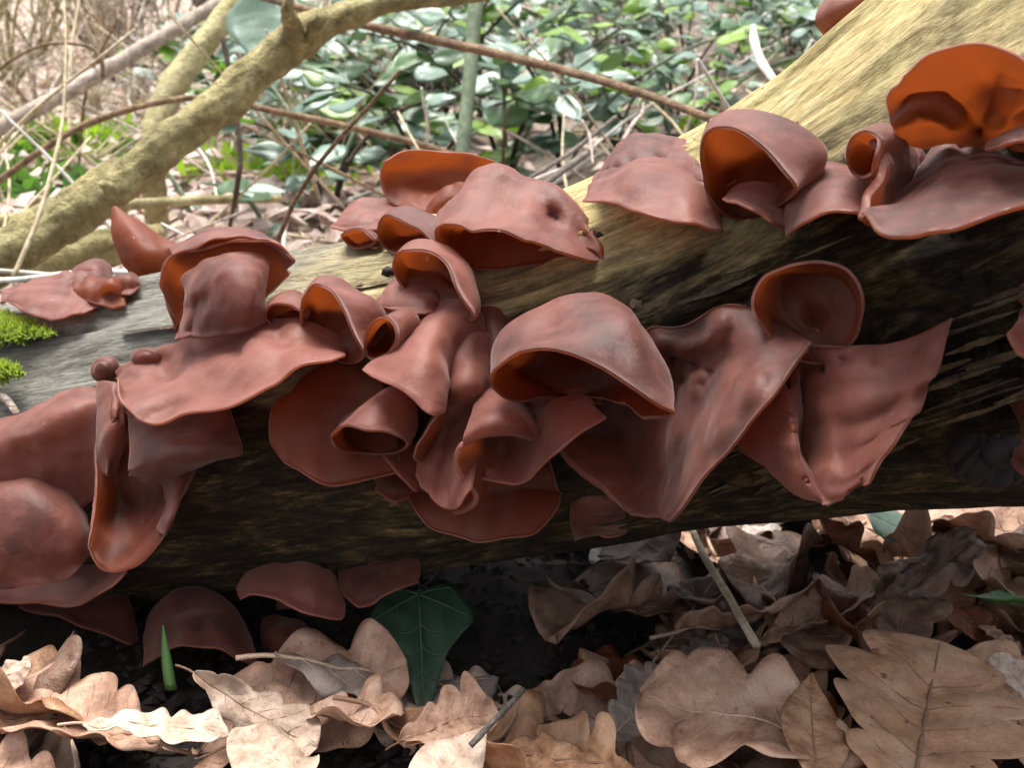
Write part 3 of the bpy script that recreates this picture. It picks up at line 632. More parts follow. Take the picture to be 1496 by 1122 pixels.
fungus('red-brown cupped ear fungus behind the wrinkled pale cap', (690, 300), [
    ('s', [[(618, 306, -6), (640, 308, -6), (675, 304, -8), (715, 300, -10), (760, 292, -12), (815, 283, -14)],
           [(572, 290, -10), (600, 280, -18), (650, 270, -24), (700, 262, -26), (750, 268, -24), (800, 277, -20)],
           [(560, 260, -10), (585, 245, -18), (640, 236, -26), (700, 242, -28), (750, 258, -26), (805, 276, -22)],
           [(563, 233, -8), (590, 223, -14), (640, 219, -20), (700, 228, -24), (748, 248, -24), (812, 278, -20)]], {'inner': True}),
    ('s', [[(625, 306, 0), (638, 286, 2), (665, 270, 0), (700, 264, -6)], [(632, 308, 6), (648, 294, 8), (672, 282, 6), (704, 274, -2)], [(645, 310, 2), (660, 304, 4), (680, 296, 2), (706, 286, -4)]], {'inner': True})], root=(700, 300, -14), dents=((618, 262, 38, -7),), creases=(([(702, 228), (694, 258), (684, 290)], 13, 7), ([(720, 240), (760, 262)], 9, -4), ([(570, 240), (640, 228), (690, 238)], 9, 3)))
fungus('small pointed pink-brown ear fungus behind the log top', (545, 345), [
    ('s', [[(500, 320, -8), (515, 302, -12), (545, 290, -16), (578, 292, -18), (597, 308, -18)], [(490, 325, 0), (512, 318, 2), (545, 312, 0), (578, 308, -6), (597, 312, -12)], [(482, 330, 2), (508, 338, 6), (545, 338, 6), (572, 328, 0), (596, 318, -10)]])], root=(545, 335, -10))
fungus('tiny curled ear fungus with orange lip below the small pointed one', (525, 358), [
    ('c', (540, 356, -6), [(495, 343, 4), (512, 335, 8), (535, 340, 12), (552, 352, 12), (530, 365, 4), (508, 358, 0)], {'mid': [(506, 340, -4), (522, 333, 0), (545, 338, 4), (560, 350, 4), (545, 362, -4), (522, 358, -8)]})], wr=.8)
fungus('small flat ear fungus stub beside the tiny curled one', (555, 352), [
    ('s', [[(535, 350, -6), (548, 343, -8), (562, 345, -10)], [(536, 362, 2), (550, 364, 4), (562, 356, 0)]])])
fungus('tall central ear fungus draped in folds down the front of the log', (640, 560), [
    ('s', [[(612, 480, -2), (632, 452, -2), (656, 441, -4), (680, 441, -4), (702, 452, -6), (720, 490, -8)],
           [(585, 490, 16), (612, 474, 20), (640, 468, 20), (664, 470, 16), (692, 478, 10), (718, 510, 0)],
           [(552, 520, 30), (588, 514, 37), (622, 522, 40), (648, 532, 30), (668, 530, 16), (712, 545, 4)],
           [(530, 541, 34), (562, 560, 43), (600, 580, 49), (637, 607, 46), (652, 590, 22), (676, 580, 8)]], {'ruf': .8}),
    ('s', [[(640, 520, 16), (662, 500, 16), (692, 488, 12), (722, 490, -2)],
           [(632, 590, 18), (660, 572, 24), (692, 560, 22), (720, 560, 6)],
           [(615, 645, 18), (645, 640, 16), (680, 630, 14), (708, 610, 12)],
           [(607, 694, 26), (632, 725, 32), (658, 742, 36), (690, 716, 32)]]),
    ('s', [[(645, 600, 26), (642, 622, 20), (632, 648, 18), (616, 674, 22)], [(638, 606, 38), (624, 630, 34), (611, 652, 30), (605, 670, 28)]], {'inner': True, 'nv': 12})], root=(660, 460, -8), dents=((600, 520, 24, -2),), creases=(([(644, 600), (652, 575)], 8, -5), ([(668, 620), (648, 690), (655, 735)], 12, -3)))
fungus('hooded ear fungus lobe with curled lip left of the draped central one', (545, 610), [
    ('c', (585, 590, -4), [(481, 634, 34), (508, 622, 40), (548, 628, 42), (586, 638, 30), (576, 650, 14), (528, 660, 18), (488, 653, 30)],
     {'mid': [(505, 610, 16), (532, 588, 22), (566, 572, 24), (592, 590, 20), (592, 635, 4), (548, 645, -4), (512, 635, 4)]})], wr=.7)
fungus('small pointed ear fungus flap below the hooded lobe', (590, 680), [
    ('s', [[(582, 645, 0), (600, 640, -2), (618, 650, -4)], [(568, 660, 14), (592, 668, 14), (616, 680, 8)], [(559, 668, 20), (582, 692, 22), (612, 716, 18)]])], wr=.6)
fungus('dark ear fungus lobe in the shade under the pointed flap', (570, 710), [
    ('s', [[(545, 660, -4), (565, 655, -4), (588, 670, -6)], [(545, 690, 8), (568, 695, 10), (592, 705, 4)], [(550, 715, 12), (572, 733, 16), (596, 730, 8)]])], wr=.7)
fungus('S-curved ear fungus with rolled orange lip at the heart of the cluster', (745, 640), [
    ('s', [[(705, 545, -4), (735, 540, -4), (768, 555, -6), (800, 580, -8)],
           [(700, 585, 18), (728, 580, 20), (755, 592, 16), (785, 615, 6)],
           [(682, 632, 40), (715, 617, 42), (750, 618, 38), (782, 638, 28)],
           [(674, 658, 38), (704, 638, 38), (745, 632, 34), (780, 640, 26)]], {'ruf': .3}),
    ('s', [[(676, 650, 40), (671, 678, 38), (684, 706, 34), (690, 728, 32), (662, 745, 32)], [(714, 638, 30), (708, 668, 28), (709, 692, 26), (704, 718, 24), (682, 742, 28)]], {'inner': True, 'nv': 14}),
    ('s', [[(704, 622, 14), (740, 615, 10), (782, 612, 12), (816, 590, 14), (862, 582, 10)],
           [(706, 662, 14), (738, 666, 7), (774, 655, 12), (812, 622, 27), (868, 594, 24)],
           [(704, 700, 26), (738, 705, 26), (768, 702, 29), (806, 668, 35), (885, 610, 28)]], {'ruf': .6}),
    ('s', [[(760, 575, -6), (800, 580, -8), (830, 570, -10), (870, 560, -12)], [(790, 612, 14), (815, 596, 14), (845, 585, 10), (880, 590, 4)]], {'nv': 14})], wr=.8, root=(750, 560, -8))
fungus('wide dark plate of ear fungus at the bottom of the central cluster', (710, 740), [
    ('s', [[(625, 665, -6), (665, 655, -8), (715, 655, -8), (765, 655, -8), (800, 665, -8)], [(602, 718, 10), (655, 735, 14), (715, 742, 14), (772, 735, 12), (818, 722, 6)],
           [(598, 724, 12), (606, 745, 16), (632, 770, 20), (670, 786, 22), (715, 791, 22), (760, 785, 22), (795, 768, 20), (816, 746, 15), (822, 728, 12)]], {'inner': True})], wr=.6)
fungus('brown ear fungus sheet between the draped fold and the hooded cap', (730, 520), [
    ('s', [[(700, 452, -4), (725, 452, -4), (752, 470, -6), (765, 500, -8)], [(706, 500, 6), (726, 505, 10), (748, 520, 8), (765, 540, 2)], [(712, 570, 10), (728, 585, 16), (748, 600, 14), (765, 590, 6)]])], wr=.6)
fungus('large smooth pink hooded cap with orange underside at the centre of the log', (850, 520), [
    ('c', (858, 478, -14), [(719, 545, 42), (742, 528, 50), (790, 522, 56), (852, 529, 60), (912, 553, 58), (960, 585, 52), (987, 602, 46), (960, 611, 44), (932, 602, 32), (895, 585, 10), (840, 580, 2), (790, 584, 14), (746, 584, 32), (720, 566, 40)],
     {'mid': [(732, 505, 24), (752, 474, 26), (796, 446, 26), (852, 434, 26), (908, 446, 26), (944, 492, 26), (968, 550, 26), (950, 566, 12), (930, 550, 0), (890, 530, -12), (840, 522, -16), (792, 530, -12), (758, 542, 2), (738, 532, 14)]})], wr=.9, thick=2.2, creases=(([(800, 470), (850, 505), (900, 520)], 24, -3), ([(910, 470), (940, 530), (960, 575)], 14, 3), ([(760, 490), (775, 515)], 16, 3)))
fungus('large draped ear fungus with dimpled top and long right edge beside the hooded cap', (1010, 600), [
    ('s', [[(885, 560, -14), (842, 615, -4), (822, 660, 8), (862, 700, 16), (922, 752, 22)],
           [(915, 530, -14), (900, 600, -8), (890, 660, 2), (912, 710, 12), (948, 756, 24)],
           [(948, 482, -4), (968, 545, 0), (970, 615, 4), (964, 690, 14), (968, 756, 28)],
           [(995, 478, 12), (1020, 545, 18), (1012, 610, 20), (990, 685, 26), (974, 758, 32)],
           [(1062, 450, 20), (1075, 530, 28), (1050, 600, 32), (1012, 670, 34), (976, 758, 34)],
           [(1120, 458, 22), (1110, 535, 36), (1075, 605, 40), (1025, 675, 40), (977, 759, 35)],
           [(1186, 496, 30), (1142, 562, 40), (1090, 628, 44), (1034, 692, 42), (978, 760, 35)]], {'nv': 60})],
    wr=.9, dents=((1012, 482, 24, -8), (985, 520, 10, -7), (1018, 532, 14, -8), (1040, 545, 8, -4), (1000, 555, 8, -4), (1030, 562, 9, -3)), creases=(([(968, 500), (1000, 506), (1040, 495), (1058, 470)], 9, 5), ([(1060, 520), (1030, 600), (990, 690)], 22, -3), ([(1110, 560), (1060, 640)], 14, 2)), root=(950, 520, -12))
fungus('cupped ear fungus with open round bowl facing out above the triangular one', (1185, 450), [
    ('c', (1190, 470, -6), [(1099, 442, 18), (1112, 404, 20), (1150, 385, 20), (1195, 381, 20), (1236, 395, 20), (1260, 430, 18), (1262, 468, 15), (1248, 508, 8), (1204, 528, 4), (1152, 512, 8), (1114, 474, 16)],
     {'mid': [(1128, 440, 4), (1136, 414, 2), (1162, 400, 0), (1196, 396, -2), (1226, 406, 0), (1246, 434, 0), (1246, 464, 0), (1232, 486, 0), (1196, 494, 2), (1160, 488, 4), (1136, 466, 4)]})], wr=.8)
fungus('triangular pink ear fungus with pointed right tip and a deep vertical fold', (1230, 600), [
    ('s', [[(1142, 560, 6), (1108, 608, 14), (1084, 646, 20), (1118, 678, 24), (1164, 722, 28)],
           [(1142, 568, 18), (1148, 608, 28), (1150, 648, 32), (1160, 690, 32), (1186, 731, 32)],
           [(1158, 560, 16), (1164, 612, 26), (1168, 656, 28), (1178, 696, 32), (1198, 733, 32)],
           [(1176, 502, 8), (1166, 590, -2), (1170, 650, 4), (1186, 696, 24), (1206, 734, 32)],
           [(1200, 506, 14), (1196, 580, 10), (1196, 640, 16), (1204, 694, 28), (1216, 733, 32)],
           [(1245, 511, 18), (1245, 580, 22), (1242, 640, 26), (1238, 690, 30), (1234, 728, 33)],
           [(1312, 496, 16), (1308, 560, 24), (1294, 620, 28), (1276, 668, 31), (1252, 714, 33)],
           [(1390, 466, 20), (1368, 538, 26), (1341, 594, 30), (1310, 645, 33), (1264, 704, 34)]], {'nv': 64})],
    wr=1.0, dents=((1205, 540, 10, -6), (1236, 530, 9, -3), (1285, 532, 9, -2.5)), creases=(([(1190, 560), (1215, 620), (1212, 680)], 12, 3), ([(1365, 500), (1340, 570), (1300, 640)], 9, 2)), root=(1190, 520, -6))

# ---- upper right cluster
fungus('smooth pink domed ear fungus lobe left of the orange cup, rim towards the wood', (960, 300), [
    ('s', [[(868, 268, -6), (905, 242, -10), (958, 229, -14), (1008, 240, -16), (1042, 268, -16), (1060, 310, -10)],
           [(858, 278, 12), (905, 266, 18), (958, 260, 20), (1008, 272, 18), (1042, 295, 12), (1064, 325, 4)],
           [(852, 289, 18), (902, 301, 32), (958, 317, 38), (1012, 328, 36), (1048, 333, 26), (1067, 337, 14)]])], wr=1.2, dents=((900, 275, 20, -3),))
fungus('bumpy pink ear fungus dome behind the smooth lobe on top of the log', (945, 262), [
    ('s', [[(880, 232, -14), (908, 204, -18), (950, 197, -22), (1000, 214, -26), (1028, 240, -26)], [(870, 246, 0), (905, 232, 4), (950, 226, 2), (1000, 236, -6), (1028, 252, -12)],
           [(866, 264, 6), (905, 262, 10), (950, 258, 8), (1000, 260, 0), (1030, 264, -8)]])], wr=1.6, dents=((880, 250, 14, -6),), root=(940, 255, -12))
fungus('large ear fungus cup glowing orange inside on the upper side of the log', (1120, 240), [
    ('c', (1180, 255, -8), [(1022, 222, 22), (1036, 194, 26), (1072, 190, 34), (1112, 214, 42), (1142, 248, 46), (1162, 278, 40), (1120, 312, 8), (1075, 314, 6), (1038, 288, 12), (1024, 252, 18)],
     {'mid': [(1042, 200, 6), (1075, 170, 10), (1128, 166, 18), (1178, 190, 24), (1206, 226, 26), (1190, 268, 22), (1140, 280, 0), (1100, 275, -6), (1062, 258, -4), (1044, 230, 0)]})], wr=.5, thick=2.2)
fungus('small wedge-shaped ear fungus cap beneath the glowing orange cup', (1110, 310), [
    ('s', [[(1064, 286, -4), (1090, 267, -6), (1125, 263, -8), (1156, 272, -8)], [(1060, 290, 10), (1092, 284, 14), (1125, 290, 12), (1155, 306, 4)], [(1055, 293, 18), (1086, 303, 26), (1122, 328, 26), (1153, 347, 16)]])], wr=.5)
fungus('arched pink-brown ear fungus cap right of the small wedge', (1215, 300), [
    ('s', [[(1160, 280, -4), (1182, 248, -6), (1222, 237, -8), (1262, 250, -8), (1284, 282, -8)], [(1154, 310, 10), (1178, 285, 16), (1218, 270, 18), (1258, 278, 16), (1284, 300, 8)],
           [(1155, 347, 18), (1176, 324, 28), (1212, 305, 32), (1252, 302, 30), (1284, 316, 20)]])], wr=.6)
fungus('small tube-shaped ear fungus with orange mouth left of the wide pink shelf', (1290, 250), [
    ('c', (1330, 232, -10), [(1244, 228, 22), (1248, 206, 24), (1268, 197, 28), (1284, 206, 32), (1284, 232, 32), (1276, 256, 28), (1256, 252, 20)],
     {'mid': [(1256, 212, 6), (1268, 196, 8), (1290, 188, 12), (1315, 194, 14), (1322, 220, 14), (1304, 252, 10), (1272, 252, 2)]}),
    ('s', [[(1278, 198, 26), (1284, 230, 32), (1270, 280, 36), (1260, 318, 40)], [(1296, 200, 22), (1300, 235, 24), (1286, 285, 26), (1270, 325, 36)], [(1335, 215, 4), (1345, 250, -2), (1330, 290, 0), (1282, 328, 30)]], {'wr': 1.6})], wr=1.0)
fungus('wide pink shelf of ear fungus with straight lower rim under the big orange one', (1400, 280), [
    ('s', [[(1266, 306, 26), (1320, 280, 10), (1350, 240, 0), (1376, 205, -8), (1402, 224, -6), (1450, 222, -6), (1488, 240, -6), (1560, 262, -8)],
           [(1266, 314, 36), (1322, 300, 26), (1362, 270, 18), (1390, 250, 14), (1420, 252, 14), (1458, 252, 12), (1500, 262, 10), (1560, 275, 6)],
           [(1258, 320, 40), (1282, 339, 44), (1320, 337, 46), (1365, 328, 46), (1410, 318, 46), (1455, 312, 44), (1500, 306, 42), (1565, 300, 36)]])], wr=.9, thick=2.4, root=(1430, 235, -10))
fungus('big ear fungus glowing orange, its folded bowl lit from behind at the log top', (1420, 180), [
    ('s', [[(1314, 203, 8), (1350, 213, 8), (1400, 208, 4), (1450, 204, 2), (1515, 195, 2)],
           [(1300, 178, 18), (1342, 172, 15), (1395, 168, 10), (1450, 162, 8), (1528, 162, 6)],
           [(1302, 142, 28), (1345, 128, 24), (1400, 114, 20), (1455, 110, 18), (1535, 122, 16)],
           [(1322, 110, 36), (1358, 82, 38), (1410, 66, 38), (1462, 68, 36), (1535, 95, 32)]], {'inner': True, 'ruf': 1.0})], wr=1.0, root=(1420, 195, 0),
    dents=((1445, 115, 26, -4), (1480, 140, 14, 4)), creases=(([(1308, 185), (1338, 152), (1368, 150), (1396, 172)], 13, 8), ([(1330, 138), (1368, 130), (1405, 152), (1432, 185)], 12, -5), ([(1478, 110), (1470, 150), (1450, 180)], 10, 4)))
fungus('narrow pink ear fungus edge above the wide shelf at the thick end of the log', (1470, 205), [
    ('s', [[(1450, 205, -6), (1475, 186, -8), (1510, 178, -8), (1570, 172, -8)], [(1442, 214, 16), (1470, 206, 22), (1510, 200, 22), (1570, 192, 20)], [(1440, 219, 22), (1470, 215, 28), (1510, 210, 28), (1570, 204, 26)]])], wr=.6)
fungus('dark brown ear fungus peeking over the far top edge of the log', (1250, 45), [
    ('s', [[(1206, 52, -30), (1230, 45, -30), (1258, 30, -30), (1290, 12, -30)], [(1200, 30, -22), (1222, 18, -16), (1255, 4, -16), (1292, -5, -22)], [(1208, 5, -26), (1230, -12, -24), (1260, -25, -24), (1295, -20, -26)]])], wr=.6, root=(1250, 35, -30))
fungus('brown ear fungus tip on the dark front of the log near its thick end', (1500, 490), [
    ('s', [[(1495, 450, -2), (1530, 445, -2), (1570, 460, -2)], [(1484, 478, 12), (1530, 480, 18), (1575, 490, 12)], [(1474, 486, 16), (1510, 520, 24), (1570, 530, 18)]])], wr=.6)
fungus('pale orange ear fungus tip low on the thick end of the log', (1500, 665), [
    ('s', [[(1492, 650, -2), (1525, 640, -2), (1560, 650, -2)], [(1483, 662, 10), (1525, 665, 16), (1565, 672, 10)], [(1480, 668, 12), (1510, 690, 20), (1560, 696, 14)]])], wr=.6)
for i, (kx, ky, kr, lab) in enumerate([(1422, 670, 15, 'black shrivelled fungus knob low on the front of the log, leftmost of its row'), (1450, 684, 13, 'black shrivelled fungus knob beside the cracked wood, lowest of its row'),
                                       (1468, 692, 18, 'larger purplish shrivelled fungus knob near the pale orange tip'), (1466, 655, 13, 'small black fungus knob above the larger purplish one')]):
    rim = [(kx + kr * math.cos(a) * 1.15, ky + kr * math.sin(a) * .9, -4) for a in np.linspace(0, 2 * math.pi, 9)[:-1]]
    mid = [(kx + kr * .95 * math.cos(a) * 1.15, ky + kr * .95 * math.sin(a) * .9, 4 + 2 * math.sin(a * 2 + i)) for a in np.linspace(0, 2 * math.pi, 9)[:-1]]
    fungus(lab, (kx, ky), [('c', (kx, ky, 6), rim, {'mid': mid, 'lip': 0, 'gap': 0})], wr=4.5, group='shrivelled fungus knobs on the log', mats=[M_BLACK, M_BLACK, M_BLACK], stalk=False)

# ------------------------------------------------------------------ leaves
def leaf_mesh(name, kind, seed, curl=.5, fold=.15, crumple=1.0, lobes=4.5, width=.30, veins_mat=None, ns=64, nt_=15):
    """leaf along +Y from the stalk (0,0,0) to the tip (0,1,0), unit long; returns blade mesh, rib mesh"""
    r = np.random.default_rng(seed)
    s = np.linspace(0, 1, ns); t = np.linspace(-1, 1, nt_)
    ph = r.uniform(-.3, .3, 2)
    def half(s, side):
        if kind == 'oak':
            env = np.sin(math.pi * np.clip(s, 0, 1) ** 1.35) ** .48 * (.66 + .40 * s)
            c = np.abs(np.sin(math.pi * (lobes * s ** .92 + ph[side] * .5 + .15))) ** .75     # rounded lobes, narrow bays
            w = env * (.70 + .36 * c) * (1 + .07 * np.sin(17 * s + seed + side * 2)) + .010
        elif kind == 'ovate':
            w = np.sin(math.pi * s ** .80) ** 1.05 * (1.05 - .45 * s) + .006
            w = w * (1 + .03 * np.sin(55 * s))
        elif kind == 'lance':
            w = np.sin(math.pi * s ** .9) ** 1.1 + .02
        elif kind == 'round':
            w = np.sin(math.pi * np.clip(s, 0, 1) ** .95) ** .55 + .01
        return w * width
    wl_, wr_ = half(s, 0), half(s, 1)
    S, T = np.meshgrid(s, t, indexing='ij')
    W = np.where(T < 0, wl_[:, None], wr_[:, None])
    X = T * W; Y = S + (.10 * np.abs(T) ** 1.5 * W * np.clip((1 - S) / .25, 0, 1) if kind == 'oak' else .05 * np.abs(T) * W)
    p = np.stack([X, Y, 0 * X], -1)
    Z = fold * np.abs(X) + .5 * curl * ((S - .5) ** 2 - .25) * .6 + curl * .5 * X * X / (width + .05) * r.choice([-1, 1])
    Z = Z + crumple * (.020 * wob(p, .38, seed + 50) + .010 * wob(p, .16, seed + 51))
    nvn = 6 if kind == 'oak' else 7                      # quilting between the side veins
    Z = Z + (.010 if kind == 'oak' else .012) * np.abs(T) ** .5 * (1 - np.abs(T)) * np.cos(2 * math.pi * (nvn * (S - .45 * np.abs(X) / max(width, .1) * .3)))
    Z = Z + crumple * .03 * np.abs(T) ** 3 * np.sin(9 * S + seed)
    g = np.stack([X, Y, Z], -1)
    th = .004
    n = grid_normals(g, False); n *= np.sign(n[..., 2].mean())
    A = (g + n * th / 2).reshape(-1, 3); B = (g - n * th / 2).reshape(-1, 3); o2 = len(A); f = []
    for i in range(ns - 1):
        for j in range(nt_ - 1):
            q = (i * nt_ + j, i * nt_ + j + 1, (i + 1) * nt_ + j + 1, (i + 1) * nt_ + j); f.append(q); f.append(tuple(o2 + k for k in q[::-1]))
    lp = [(0, j) for j in range(nt_)] + [(i, nt_ - 1) for i in range(1, ns)] + [(ns - 1, j) for j in range(nt_ - 2, -1, -1)] + [(i, 0) for i in range(ns - 2, 0, -1)]
    for k in range(len(lp)):
        a = lp[k][0] * nt_ + lp[k][1]; b = lp[(k + 1) % len(lp)]; b = b[0] * nt_ + b[1]; f.append((b, a, o2 + a, o2 + b))
    me = mesh_from(name, np.vstack([A, B]), f)
    # ribs: midrib, stalk and side veins, raised from the blade
    def surf(si, ti):
        fi = np.clip(si, 0, 1) * (ns - 1); fj = (np.clip(ti, -1, 1) + 1) / 2 * (nt_ - 1)
        i = np.minimum(fi.astype(int), ns - 2); j = np.minimum(fj.astype(int), nt_ - 2); a = (fi - i)[:, None]; b = (fj - j)[:, None]
        return (1 - a) * (1 - b) * g[i, j] + a * (1 - b) * g[i + 1, j] + (1 - a) * b * g[i, j + 1] + a * b * g[i + 1, j + 1] + np.array([0, 0, .002])
    parts = []
    sm = np.linspace(0, .98, 14); mp = surf(sm, 0 * sm); stalk = mp[0] + np.array([[.02, -.16, -.02], [.0, -.08, -.01]])
    parts.append(tube(np.vstack([stalk, mp]), [.012, .009, .006, .002], 5, n=22))
    for k in range(nvn):
        s0 = .10 + .76 * k / nvn
        for sd in (-1, 1):
            q = np.linspace(0, .82, 6); ss = s0 + q * (.16 if kind == 'oak' else .13) + r.uniform(-.01, .01)
            parts.append(tube(surf(ss, sd * q), [.0030, .0008], 4, n=7))
    v, f = join(parts); ribs = mesh_from(name + '_ribs', v, f)
    return me, ribs
def place_leaf(pair, mat, rmat, base, tip, roll=0.0, normal=None, label=None, cat='leaf', group=None, name='oak_leaf', parent=None, wscale=1.0, ribs=True):
    b, t = Vector(base), Vector(tip); y = (t - b); L = y.length; y.normalize()
    nn = Vector(normal) if normal is not None else Vector((0, 0, 1))
    x = y.cross(nn); x.normalize(); z = x.cross(y)
    M = Matrix((x, y, z)).transposed().to_4x4(); M = Matrix.Translation(b) @ M @ Matrix.Rotation(roll, 4, 'Y') @ Matrix.Diagonal((L * wscale, L, L, 1))
    o = bpy.data.objects.new(name, pair[0]); COL.objects.link(o); o.matrix_world = M
    for me, mt in ((pair[0], mat), (pair[1], rmat)):
        if len(me.materials) == 0: me.materials.append(mt)
    o.material_slots[0].link = 'OBJECT'; o.material_slots[0].material = mat
    if not ribs:
        if parent is not None: o.parent = parent; o.matrix_basis = M
        return o
    v = bpy.data.objects.new('rib', pair[1]); COL.objects.link(v); v.parent = o
    v.material_slots[0].link = 'OBJECT'; v.material_slots[0].material = rmat
    if label: tag(o, label, cat, group)
    if parent is not None: o.parent = parent
    return o
OAK = [leaf_mesh('oak_leaf', 'oak', 10 + i, curl=c, fold=fd, crumple=cr, lobes=lo, width=w) for i, (c, fd, cr, lo, w) in enumerate(
    [(.35, .05, .8, 4.5, .30), (.7, .15, 1.3, 4.0, .34), (-.5, -.1, 1.0, 5.0, .28), (1.0, .3, 1.6, 4.5, .30), (-.9, .25, 1.8, 4.0, .33), (.2, -.25, 1.2, 5.0, .26), (.5, .45, 1.9, 4.0, .30), (-.3, .1, 1.4, 3.5, .36), (.8, -.2, 2.2, 3.6, .32), (-.8, .35, 2.4, 5.2, .25), (1.3, .1, 1.8, 4.6, .29), (-1.2, .2, 2.0, 3.8, .35)])]
OVATE = [leaf_mesh('bush_leaf', 'ovate', 40 + i, curl=c, fold=fd, crumple=.5, width=w, ns=18, nt_=9) for i, (c, fd, w) in enumerate([(.5, .25, .33), (-.5, .3, .30), (.9, .2, .36), (-.8, .12, .32)])]
LANCE = [leaf_mesh('narrow_leaf', 'lance', 60 + i, curl=.5, fold=.35, crumple=.6, width=w, ns=20, nt_=7) for i, w in enumerate((.12, .17))]
ROUND = [leaf_mesh('round_leaf', 'round', 70 + i, curl=.6, fold=.1, crumple=1.2, width=w) for i, w in enumerate((.36, .42))]

G_OAK = 'dead leaves lying on the ground in front of the log'
def gp(x, y, z): return on_ground(x, y, z)
HERO = [  # pair, blade, ribs, base px, tip px, lift base, lift tip, roll, label, width scale
    (OAK[1], L_TAN, M_VEIN, (235, 1085), (5, 1010), .022, .028, .15, 'broad tan oak leaf with dark specks lying at the foot of the lowest fungus wedge', 1.0),
    (OAK[2], L_PALE, M_VEINP, (120, 1060), (335, 1075), .034, .026, -.2, 'pale pinkish oak leaf overlapping the broad speckled tan leaf', .9),
    (OAK[3], L_PALE, M_VEIN, (285, 985), (465, 1095), .030, .020, .5, 'curled strip-like beige oak leaf running past the green shoot', .7),
    (ROUND[0], L_PALE, M_VEINP, (455, 1135), (345, 1062), .028, .030, .2, 'small rounded pale beige leaf beside the curled strip-like leaf', 1.0),
    (OAK[6], L_TAN, M_VEIN, (425, 1040), (585, 1052), .018, .024, -.3, 'brown curled oak leaf lying under the tip of the ivy leaf', 1.1),
    (OAK[4], L_TAN, M_VEIN, (585, 1085), (728, 1040), .018, .026, .3, 'split brown oak leaf next to the thin forked twig', 1.1),
    (OAK[5], L_ORNG, M_VEIN, (905, 1120), (725, 1090), .020, .020, -.15, 'orange-brown lobed oak leaf on the dark soil beside the forked twig', 1.0),
    (LANCE[1], L_PALE, M_VEINP, (590, 1180), (712, 1062), .030, .034, .1, 'pointed pale leaf whose stalk lies along the forked twig', 1.6),
    (OAK[4], L_DARK, M_VEIN, (990, 900), (812, 925), .018, .034, .5, 'rough damp brown leaf leaning up beyond the dark soil', 1.1),
    (OAK[0], L_GREY, M_VEINP, (890, 1080), (985, 985), .020, .030, .3, 'grey-brown underside of an oak leaf left of the large pinkish leaf', 1.2),
    (OAK[7], L_TAN, M_VEINP, (1270, 1100), (935, 1020), .040, .036, -.12, 'large pinkish-tan oak leaf with pale midrib beside a narrow orange leaf', 1.12),
    (LANCE[1], L_ORNG, M_VEIN, (1195, 1150), (1185, 985), .036, .050, .3, 'narrow folded orange leaf standing between two large tan oak leaves', 1.5),
    (OAK[0], L_ORNG, M_VEIN, (1325, 1210), (1372, 940), .036, .052, .1, 'large broad golden-tan oak leaf right of the narrow orange leaf', 1.4),
    (OAK[1], L_TAN, M_VEIN, (1105, 935), (1290, 850), .016, .044, -.1, 'light brown wavy oak leaf with dark holes under the standing leaf', .9),
    (OAK[6], L_DARK, M_VEIN, (1310, 985), (1330, 820), .030, .060, .2, 'dark crumpled oak leaf standing upright among the flat ones', 1.1),
    (OAK[3], L_DARK, M_VEIN, (1290, 880), (1425, 785), .055, .062, .4, 'twisted dark leaf pointing up towards the underside of the log', .6),
    (OAK[6], L_RUST, M_VEIN, (1300, 845), (1190, 755), .018, .045, .7, 'rust-red folded leaf under the lower edge of the log', .8),
    (ROUND[1], L_RUST, M_VEIN, (1480, 800), (1365, 775), .020, .030, .2, 'dark red-brown rounded leaf behind the twisted dark leaf', .9),
    (ROUND[0], L_RUST, M_VEIN, (1450, 905), (1385, 905), .026, .034, -.3, 'small rust-orange curled leaf next to the green blade', 1.0),
    (OAK[0], L_PALE, M_VEINP, (1530, 1040), (1455, 955), .026, .034, .1, 'pale grey-beige leaf right of the large golden-tan leaf', 1.3),
    (ROUND[1], L_WHITE, M_VEINP, (955, 818), (865, 815), .012, .02, .2, 'bleached white leaf scrap on the ground below the dark frilled fungus', .7),
    (ROUND[0], L_WHITE, M_VEINP, (1140, 772), (1085, 775), .012, .02, -.1, 'small bleached leaf scrap seen below the log by the leaning straw', .8),
    (OAK[2], L_WHITE, M_VEINP, (1500, 812), (1410, 768), .024, .036, .2, 'pale oak leaf with glare painted white behind the dark red rounded leaf', 1.0),  # glare on this leaf is painted by the white blade
    (OVATE[2], G_BLUE, M_VEING, (1265, 745), (1370, 785), .034, .03, .15, 'blue-green glossy leaf lying in the litter under the log', 1.2),
    (OVATE[1], G_BLUE, M_VEING, (1400, 975), (1330, 935), .042, .036, .2, 'small blue-green leaf trapped between brown oak leaves', 1.0),
    (LANCE[0], G_GRASS, M_VEING, (1540, 885), (1405, 868), .03, .045, .3, 'narrow bright green leaf blade at the edge of the oak litter', 1.0),
    (OAK[5], L_DARK, M_VEINP, (960, 960), (1045, 845), .014, .030, .4, 'crinkled mauve-brown oak leaf beside the leaning straw', 1.1),
    (OAK[0], L_GREY, M_VEIN, (960, 990), (1060, 930), .012, .020, -.2, 'thin torn grey leaf below the leaning straw', .9),
    (OAK[2], L_TAN, M_VEIN, (1500, 955), (1430, 915), .022, .028, .2, 'small brown oak leaf tip above the pale grey-beige leaf', 1.0),
    (OAK[8], L_PALE, M_VEIN, (-55, 1005), (48, 972), .03, .036, .3, 'cream leaf fragment left of the broad speckled tan leaf', 1.0),
]
for pair, mt, rm, b, t, lb_, lt_, roll, lab, ws in HERO:
    place_leaf(pair, mt, rm, gp(*b, lb_), gp(*t, lt_), roll, None, lab, 'leaf', G_OAK, 'fallen_leaf', None, ws)
